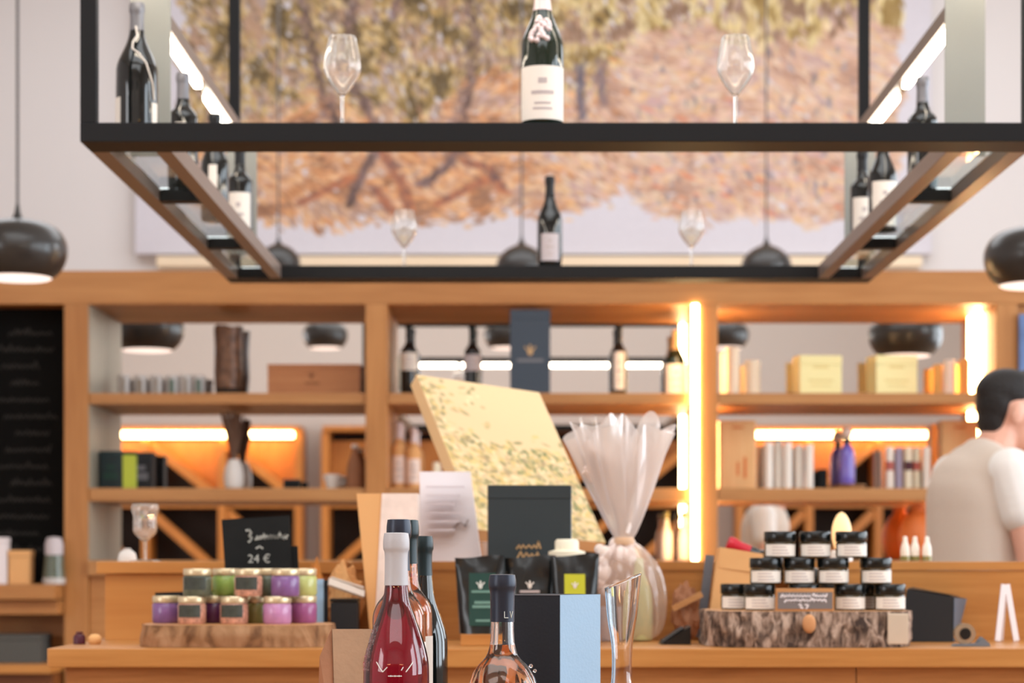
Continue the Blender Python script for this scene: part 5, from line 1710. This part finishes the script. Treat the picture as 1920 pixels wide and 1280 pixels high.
# neck, head
limb(bm, (0.02, 0, 1.55), (0.075, 0, 1.69), 0.062, 0.055)
ell(bm, (0.112, 0, 1.757), (0.098, 0.077, 0.094))
ell(bm, (0.135, 0, 1.700), (0.070, 0.060, 0.072), 0.15)
ell(bm, (0.170, 0, 1.652), (0.026, 0.030, 0.024))
ell(bm, (0.213, 0, 1.712), (0.016, 0.013, 0.020), -0.3)      # nose
ell(bm, (0.203, 0, 1.728), (0.012, 0.010, 0.026), -0.25)
ell(bm, (0.199, 0, 1.676), (0.010, 0.022, 0.006))           # lips
ell(bm, (0.198, 0, 1.667), (0.010, 0.019, 0.006))
ell(bm, (0.186, 0, 1.762), (0.020, 0.052, 0.011))           # brow
for s_ in (-1, 1):
    ell(bm, (0.084, s_ * 0.080, 1.728), (0.020, 0.010, 0.033), 0.15)   # ears
    # arms
    sh, el_, wr = Vector((0.015, s_ * 0.178, 1.555)), Vector((0.055, s_ * 0.222, 1.265)), Vector((0.270, s_ * 0.150, 1.120))
    limb(bm, (0.0, s_ * 0.10, 1.57), sh, 0.050, 0.050)
    limb(bm, sh, el_, 0.050, 0.041)
    limb(bm, el_, wr, 0.040, 0.027)
    # hand: palm, four fingers, thumb
    d = (wr - el_).normalized()
    sd = Vector((0, -s_, 0))
    pc_ = wr + d * 0.05
    limb(bm, wr, pc_ + d * 0.03, 0.026, 0.026, 8)
    for k in range(4):
        off = Vector((0, s_, 0)) * (0.030 - 0.020 * k) + Vector((0, 0, 0.004))
        ln = (0.024, 0.030, 0.032, 0.028)[3 - k]
        a_ = pc_ + d * 0.02 + off
        b_ = a_ + d * (ln + 0.012)
        c_ = b_ + (d * 0.7 + Vector((0, 0, -0.7))) * ln
        e_ = c_ + (d * 0.2 + Vector((0, 0, -0.95))) * ln * 0.7
        limb(bm, a_, b_, 0.0105, 0.0095, 7)
        limb(bm, b_, c_, 0.0095, 0.0085, 6)
        limb(bm, c_, e_, 0.0085, 0.0075, 5)
    th_ = wr + d * 0.02 + sd * 0.022
    limb(bm, th_, th_ + d * 0.035 + sd * 0.025, 0.013, 0.011, 6)
    limb(bm, th_ + d * 0.035 + sd * 0.025, th_ + d * 0.065 + sd * 0.020 + Vector((0, 0, -0.012)), 0.011, 0.009, 6)
    # legs
    limb(bm, (0.0, s_ * 0.085, 0.95), (0.015, s_ * 0.095, 0.50), 0.088, 0.056)
    limb(bm, (0.015, s_ * 0.095, 0.50), (-0.015, s_ * 0.10, 0.09), 0.055, 0.036)
    ell(bm, (0.05, s_ * 0.105, 0.045), (0.125, 0.042, 0.040))
fused('body', bm, M['skin'], per, 0.006, 3)
bm = Cloud()
for k in range(13):                                   # hem to chest, one even back line
    f_ = k / 12
    ell(bm, (-0.002 - 0.010 * f_, 0, 0.97 + 0.50 * f_), (0.128 + 0.006 * math.sin(f_ * 3), 0.165 + 0.020 * f_, 0.085))
ell(bm, (-0.006, 0, 1.50), (0.132, 0.184, 0.11))
ell(bm, (-0.002, 0, 1.545), (0.118, 0.172, 0.085))
ell(bm, (0.012, 0, 1.595), (0.080, 0.115, 0.050), 0.2)
ell(bm, (0.028, 0, 1.632), (0.066, 0.068, 0.026), 0.35)
for s_ in (-1, 1):
    limb(bm, (0.0, s_ * 0.06, 1.575), (0.006, s_ * 0.150, 1.550), 0.074, 0.070)
fused('top', bm, M['top_beige'], per, 0.010, 22)
for s_ in (-1, 1):
    bm = Cloud()
    sh = Vector((0.012, s_ * 0.172, 1.560))
    limb(bm, sh + Vector((0, s_ * -0.012, -0.004)), sh.lerp(Vector((0.055, s_ * 0.222, 1.265)), 0.40), 0.072, 0.064)
    fused('sleeve', bm, M['sleeve_white'], per, 0.008, 5)
bm = Cloud()
ell(bm, (0.0, 0, 0.93), (0.128, 0.170, 0.10))
for s_ in (-1, 1):
    limb(bm, (0.0, s_ * 0.085, 0.93), (0.015, s_ * 0.095, 0.50), 0.098, 0.070)
    limb(bm, (0.015, s_ * 0.095, 0.50), (-0.015, s_ * 0.10, 0.11), 0.070, 0.056)
fused('trousers', bm, M['trousers'], per, 0.012, 5)
for s_ in (-1, 1):
    bm = Cloud()
    ell(bm, (0.05, s_ * 0.105, 0.048), (0.138, 0.050, 0.048))
    ell(bm, (-0.02, s_ * 0.105, 0.06), (0.062, 0.048, 0.060))
    fused('shoe', bm, M['shoe'], per, 0.008, 4)
bm = Cloud()
ell(bm, (0.100, 0, 1.795), (0.102, 0.081, 0.072), 0.12)
ell(bm, (0.052, 0, 1.765), (0.050, 0.070, 0.080))
ell(bm, (0.040, 0, 1.715), (0.034, 0.056, 0.055))
ell(bm, (0.165, 0, 1.828), (0.048, 0.058, 0.034), 0.4)
fused('hair', bm, M['hair'], per, 0.007, 3)
for s_ in (-1, 1):
    obj('eye', ball(B(), (0.192, s_ * 0.031, 1.742), 0.0125, 12, 8), M['eye_white'], per, 60)
bm = B()
beam(bm, (-0.02, -0.186, 1.045), (0.06, -0.188, 1.035), 0.02, 0.012)
beam(bm, (0.06, -0.188, 1.038), (0.10, -0.180, 1.005), 0.02, 0.010)
obj('apron_tie', bm, M['sleeve_white'], per)

# ------------------------------------------------------------------ foreground: high table, bottles, bag, box, decanter
TZ = 1.022
tb = thing('tasting_table', 'oak tasting table carrying the foreground wine bottles, below the frame edge', 'table', (0.0, 2.85, 0))
obj('table_top', box(B(), -0.75, 0.75, -0.34, 0.34, TZ - 0.04, TZ, 0.004), M['table_top'], tb)
for sx in (-0.68, 0.68):
    for sy in (-0.28, 0.28):
        obj('leg', box(B(), sx - 0.03, sx + 0.03, sy - 0.03, sy + 0.03, 0, TZ - 0.041, 0.003), M['table_top'], tb)


def clear_bottle(label, loc, kind, H, R, wine, fill, caps, capz, lab=None, rn=0.0135, n=56, rz=0.0, relief=None, pips=False):
    t = thing('wine_bottle', label, 'bottle', loc, rz)
    po = smooth_prof(prof_bottle(kind, H, R, rn), 2)
    fn = relief
    th = 0.0026
    pin = [(max(0, r - th), z + (0.004 if z < 0.01 else 0)) for r, z in po if 0.0 <= z < 0.97 * H and r > th]
    pin = [(0, 0.005)] + pin[2:] + [(0, pin[-1][1])]
    go = obj('bottle_glass', lathe(B(), po, n, fn=fn), M['glass'], t, 60)
    bi = lathe(B(), pin, n, fn=fn)
    bmesh.ops.recalc_face_normals(bi, faces=bi.faces[:])
    bmesh.ops.reverse_faces(bi, faces=bi.faces[:])
    bo_ = B()
    bo_.from_mesh(go.data)
    tmp = bpy.data.meshes.new('tmp')
    bi.to_mesh(tmp)
    bi.free()
    bo_.from_mesh(tmp)
    bpy.data.meshes.remove(tmp)
    bo_.to_mesh(go.data)
    bo_.free()
    go.data.polygons.foreach_set('use_smooth', [True] * len(go.data.polygons))
    go.data.set_sharp_from_angle(angle=math.radians(60))
    # inner shell must face inwards
    pl = [(r + 0.0004, z) for r, z in pin if z <= fill * H and r > 0]
    pl = [(0, 0.0046)] + pl + [(pl[-1][0], fill * H), (0, fill * H)]
    obj('wine', lathe(B(), pl, n, fn=fn), M[wine], t, 60)
    cp = [(rad_at(po, capz * H + (0.985 - capz) * H * k / 24) + 0.0008, capz * H + (0.985 - capz) * H * k / 24) for k in range(25)]
    cp = [(cp[0][0] - 0.0005, cp[0][1])] + cp + [(rn + 0.0016, H + 0.0005), (rn - 0.002, H + 0.0012), (0, H + 0.0012)]
    co = obj('capsule', lathe(B(), cp, n), M[caps], t, 50)
    if lab:
        z0, z1, a0, a1, lm = lab
        obj('label', patch(B(), R + 0.0006, z0 * H, z1 * H, a0, a1, 20), M[lm], t, 50)
    if pips:
        bm = B()
        rp_ = random.Random(3)
        for k in range(150):
            z = rp_.uniform(0.46, 0.64) * H
            a = -PI + rp_.uniform(0.15, 0.75)
            r = rad_at(po, z)
            ball(bm, (r * math.cos(a), r * math.sin(a), z), rp_.uniform(0.0006, 0.0011), 6, 4)
        obj('glass_relief', bm, M['glass'], t, 60)
    return t, po


t, po = clear_bottle('clear bottle of deep red rose wine with a white capsule, foreground', (ax(743, 2.66), 2.66, TZ), 'flared', 0.314, 0.0412, 'red_wine', 0.80, 'foil_white', 0.795, pips=True)
# engraved line of print around the shoulder
bm = B()
zz = 0.47 * 0.314
for (a0, z0, a1, z1) in ((-2.15, 0.012, -1.92, 0.0), (-1.92, 0.0, -1.78, 0.006), (-1.36, 0.002, -1.30, 0.006), (-1.22, 0.0, -0.98, 0.012)):
    q = []
    for s in range(5):
        a = a0 + (a1 - a0) * s / 4
        z = zz + z0 + (z1 - z0) * s / 4 - 0.004
        r = rad_at(po, z) + 0.0006
        q.append((r * math.cos(a), r * math.sin(a), z))
    tube(bm, q, 0.0006, 6)
obj('engraved_line', bm, M['white_print'], t)
bm = B()
for k in range(7):
    a = -PI / 2 - 0.18 + 0.06 * k
    z = zz - 0.009
    r = rad_at(po, z) + 0.0005
    tube(bm, [(r * math.cos(a), r * math.sin(a), z), (r * math.cos(a + 0.045), r * math.sin(a + 0.045), z)], 0.0007 + 0.0003 * (k % 2), 6)
obj('engraved_word', bm, M['white_print'], t)
clear_bottle('rose wine bottle with navy capsule, right behind the red one', (ax(748, 2.82), 2.82, TZ), 'bordeaux', 0.334, 0.0352, 'rose', 0.82, 'foil_navy', 0.80, (0.05, 0.52, -PI * 0.95, -PI * 0.05, 'label'))
clear_bottle('rose wine bottle with teal navy capsule, third behind the red one', (ax(764, 3.00), 3.00, TZ), 'bordeaux', 0.337, 0.0352, 'rose', 0.82, 'foil_green', 0.82, (0.05, 0.52, -PI * 0.95, -PI * 0.05, 'label'))
bottle('dark wine bottle with dark capsule at the back right of the foreground row', (ax(788, 3.06), 3.12, TZ), 'rhone', 0.316, 0.0375, 'dark_glass', 'foil_green', 0.82, None, n=44)


def ribs(p, a):
    k = 1 + 0.035 * math.sin(a * 9 + p.z * 60) * (1 if p.z < 0.155 else max(0, 1 - (p.z - 0.155) * 60))
    return Vector((p.x * k, p.y * k, p.z))


t, po = clear_bottle('round pale rose bottle with navy capsule and ribbed glass body, foreground', (ax(942, 2.70), 2.70, TZ), 'globe', 0.262, 0.0462, 'rose_pale', 0.665, 'foil_navy', 0.775, rn=0.0145, relief=ribs)
bm = B()
for k, ch in enumerate('LV'):
    pass
rcap = rad_at(po, 0.215) + 0.0014


def cap_pt(a, z):
    r = rad_at(po, z) + 0.0013
    return (r * math.cos(a), r * math.sin(a), z)


a0 = -PI / 2 + 0.18
tube(bm, [cap_pt(a0, 0.2165), cap_pt(a0, 0.2115), cap_pt(a0, 0.2085)], 0.0005, 6)
tube(bm, [cap_pt(a0, 0.2085), cap_pt(a0 + 0.2, 0.2085), cap_pt(a0 + 0.32, 0.2085)], 0.0005, 6)
tube(bm, [cap_pt(a0 + 0.48, 0.2165), cap_pt(a0 + 0.62, 0.2085), cap_pt(a0 + 0.78, 0.2165)], 0.0005, 6)
obj('capsule_lettering', bm, M['white_print'], t)
bm = B()
for k, (dx, dz, s) in enumerate(((0.002, 0.0, 0.0045), (0.007, -0.006, 0.004))):
    ball(bm, (0.034 + dx, -0.020, 0.148 + dz), s * 0.6, 8, 6)
obj('glint_beads', bm, M['glass'], t, 60)  # beads added to give the star-like glint on the glass

# kraft gift bag in front at left
t = thing('kraft_gift_bag', 'brown kraft bag with folded gusset standing left of the red bottle', 'bag', (ax(664, 2.92), 2.96, TZ), 0.05)
hz = az(1181, 2.92) - TZ
obj('bag_front', hexa(B(), [(-0.026, -0.045, 0), (0.031, -0.045, 0), (0.031, -0.0435, 0), (-0.026, -0.0435, 0), (-0.033, -0.010, hz), (0.031, -0.010, hz), (0.031, -0.0085, hz), (-0.033, -0.0085, hz)]), M['kraft'], t)
obj('bag_back', hexa(B(), [(-0.052, 0.045, 0), (0.031, 0.045, 0), (0.031, 0.0465, 0), (-0.052, 0.0465, 0), (-0.035, -0.004, hz), (0.031, -0.004, hz), (0.031, -0.0025, hz), (-0.035, -0.0025, hz)]), M['kraft'], t)
bm = B()
vs = [bm.verts.new(p) for p in ((-0.026, -0.044, 0), (-0.056, -0.012, 0), (-0.052, 0.045, 0), (-0.0345, -0.007, hz), (-0.050, -0.020, hz * 0.80))]
bm.faces.new((vs[0], vs[4], vs[3]))
bm.faces.new((vs[0], vs[1], vs[4]))
bm.faces.new((vs[1], vs[2], vs[4]))
bm.faces.new((vs[2], vs[3], vs[4]))
o = obj('bag_gusset', bm, M['kraft_brown'], t)
sm = o.modifiers.new('thickness', 'SOLIDIFY')
sm.thickness = 0.0008
o = obj('bag_sticker', lathe(B(), [(0, 0), (0.009, 0), (0.009, 0.0006), (0, 0.0006)], 24), M['slate'], t)
o.location = (0.020, -0.0196, hz * 0.755)
o.rotation_euler = (PI / 2 - 0.2, 0, 0)
o.scale = (1, 1.6, 1)
obj('paper_lining', hexa(B(), [(-0.020, -0.0425, 0), (0.028, -0.0425, 0), (0.028, 0.042, 0), (-0.046, 0.042, 0), (-0.022, -0.014, hz * 0.7), (0.028, -0.014, hz * 0.7), (0.028, 0.008, hz * 0.7), (-0.030, 0.008, hz * 0.7)]), M['paper_white'], t)

# charcoal carton with pale blue side
hz = az(1115, 2.95) - TZ
t = thing('bottle_carton', 'charcoal carton with one pale blue side, foreground between bottle and decanter', 'box', (ax(1050, 2.95), 2.95, TZ), 0.0)
C0 = (0, 0)
Lc = (-0.080, 0.030)
Rc = (0.0575, 0.055)
Bk = (Lc[0] + Rc[0], Lc[1] + Rc[1])
obj('carton_body', hexa(B(), [(Lc[0], Lc[1], 0), (0, 0, 0), (Rc[0], Rc[1], 0), (Bk[0], Bk[1], 0), (Lc[0], Lc[1], hz), (0, 0, hz), (Rc[0], Rc[1], hz), (Bk[0], Bk[1], hz)]), M['char_card'], t)
e = 0.0008
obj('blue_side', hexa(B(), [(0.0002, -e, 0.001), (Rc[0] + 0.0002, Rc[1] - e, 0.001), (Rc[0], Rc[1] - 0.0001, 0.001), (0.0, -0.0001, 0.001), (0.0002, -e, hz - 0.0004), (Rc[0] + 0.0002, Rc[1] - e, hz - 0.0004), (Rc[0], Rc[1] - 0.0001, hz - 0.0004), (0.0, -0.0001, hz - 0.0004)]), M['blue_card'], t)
obj('lid_edge', hexa(B(), [(Lc[0], Lc[1] - 0.0006, hz - 0.0012), (0, -0.0006, hz - 0.0012), (0, -0.0001, hz - 0.0012), (Lc[0], Lc[1] - 0.0001, hz - 0.0012), (Lc[0], Lc[1] - 0.0006, hz), (0, -0.0006, hz), (0, -0.0001, hz), (Lc[0], Lc[1] - 0.0001, hz)]), M['foil_grey'], t)

# glass decanter with a slanted flared mouth
t = thing('decanter', 'clear glass decanter with slanted flaring mouth, right of the charcoal carton', 'decanter', (ax(1164, 2.88), 2.86, TZ))
zt = az(1090, 2.88) - TZ
out = [(0.048, 0.0), (0.062, 0.012), (0.060, 0.03), (0.036, 0.065), (0.018, 0.09), (0.0135, 0.12), (0.0135, 0.16), (0.0165, 0.185), (0.0205, 0.205), (0.0245, zt)]
out = smooth_prof(out, 2)
th = 0.0022
inn = [(r - th, z + (0.004 if z < 0.01 else 0)) for r, z in out]


def slant(p, a):
    k = max(0, (p.z - 0.10) / (zt - 0.10))
    return Vector((p.x + 0.002 * k, p.y, p.z + 0.010 * k * k * math.cos(a)))


bm = lathe(B(), [(0, 0)] + out + inn[::-1] + [(0, 0.004)], 64, fn=slant)
obj('decanter_glass', bm, M['glass'], t, 60)
o = obj('rim', tube(B(), [tuple(slant(Vector((0.0236 * math.cos(2 * PI * k / 48), 0.0236 * math.sin(2 * PI * k / 48), zt)), 2 * PI * k / 48)) for k in range(49)], 0.0013, 8), M['glass'], t, 60)
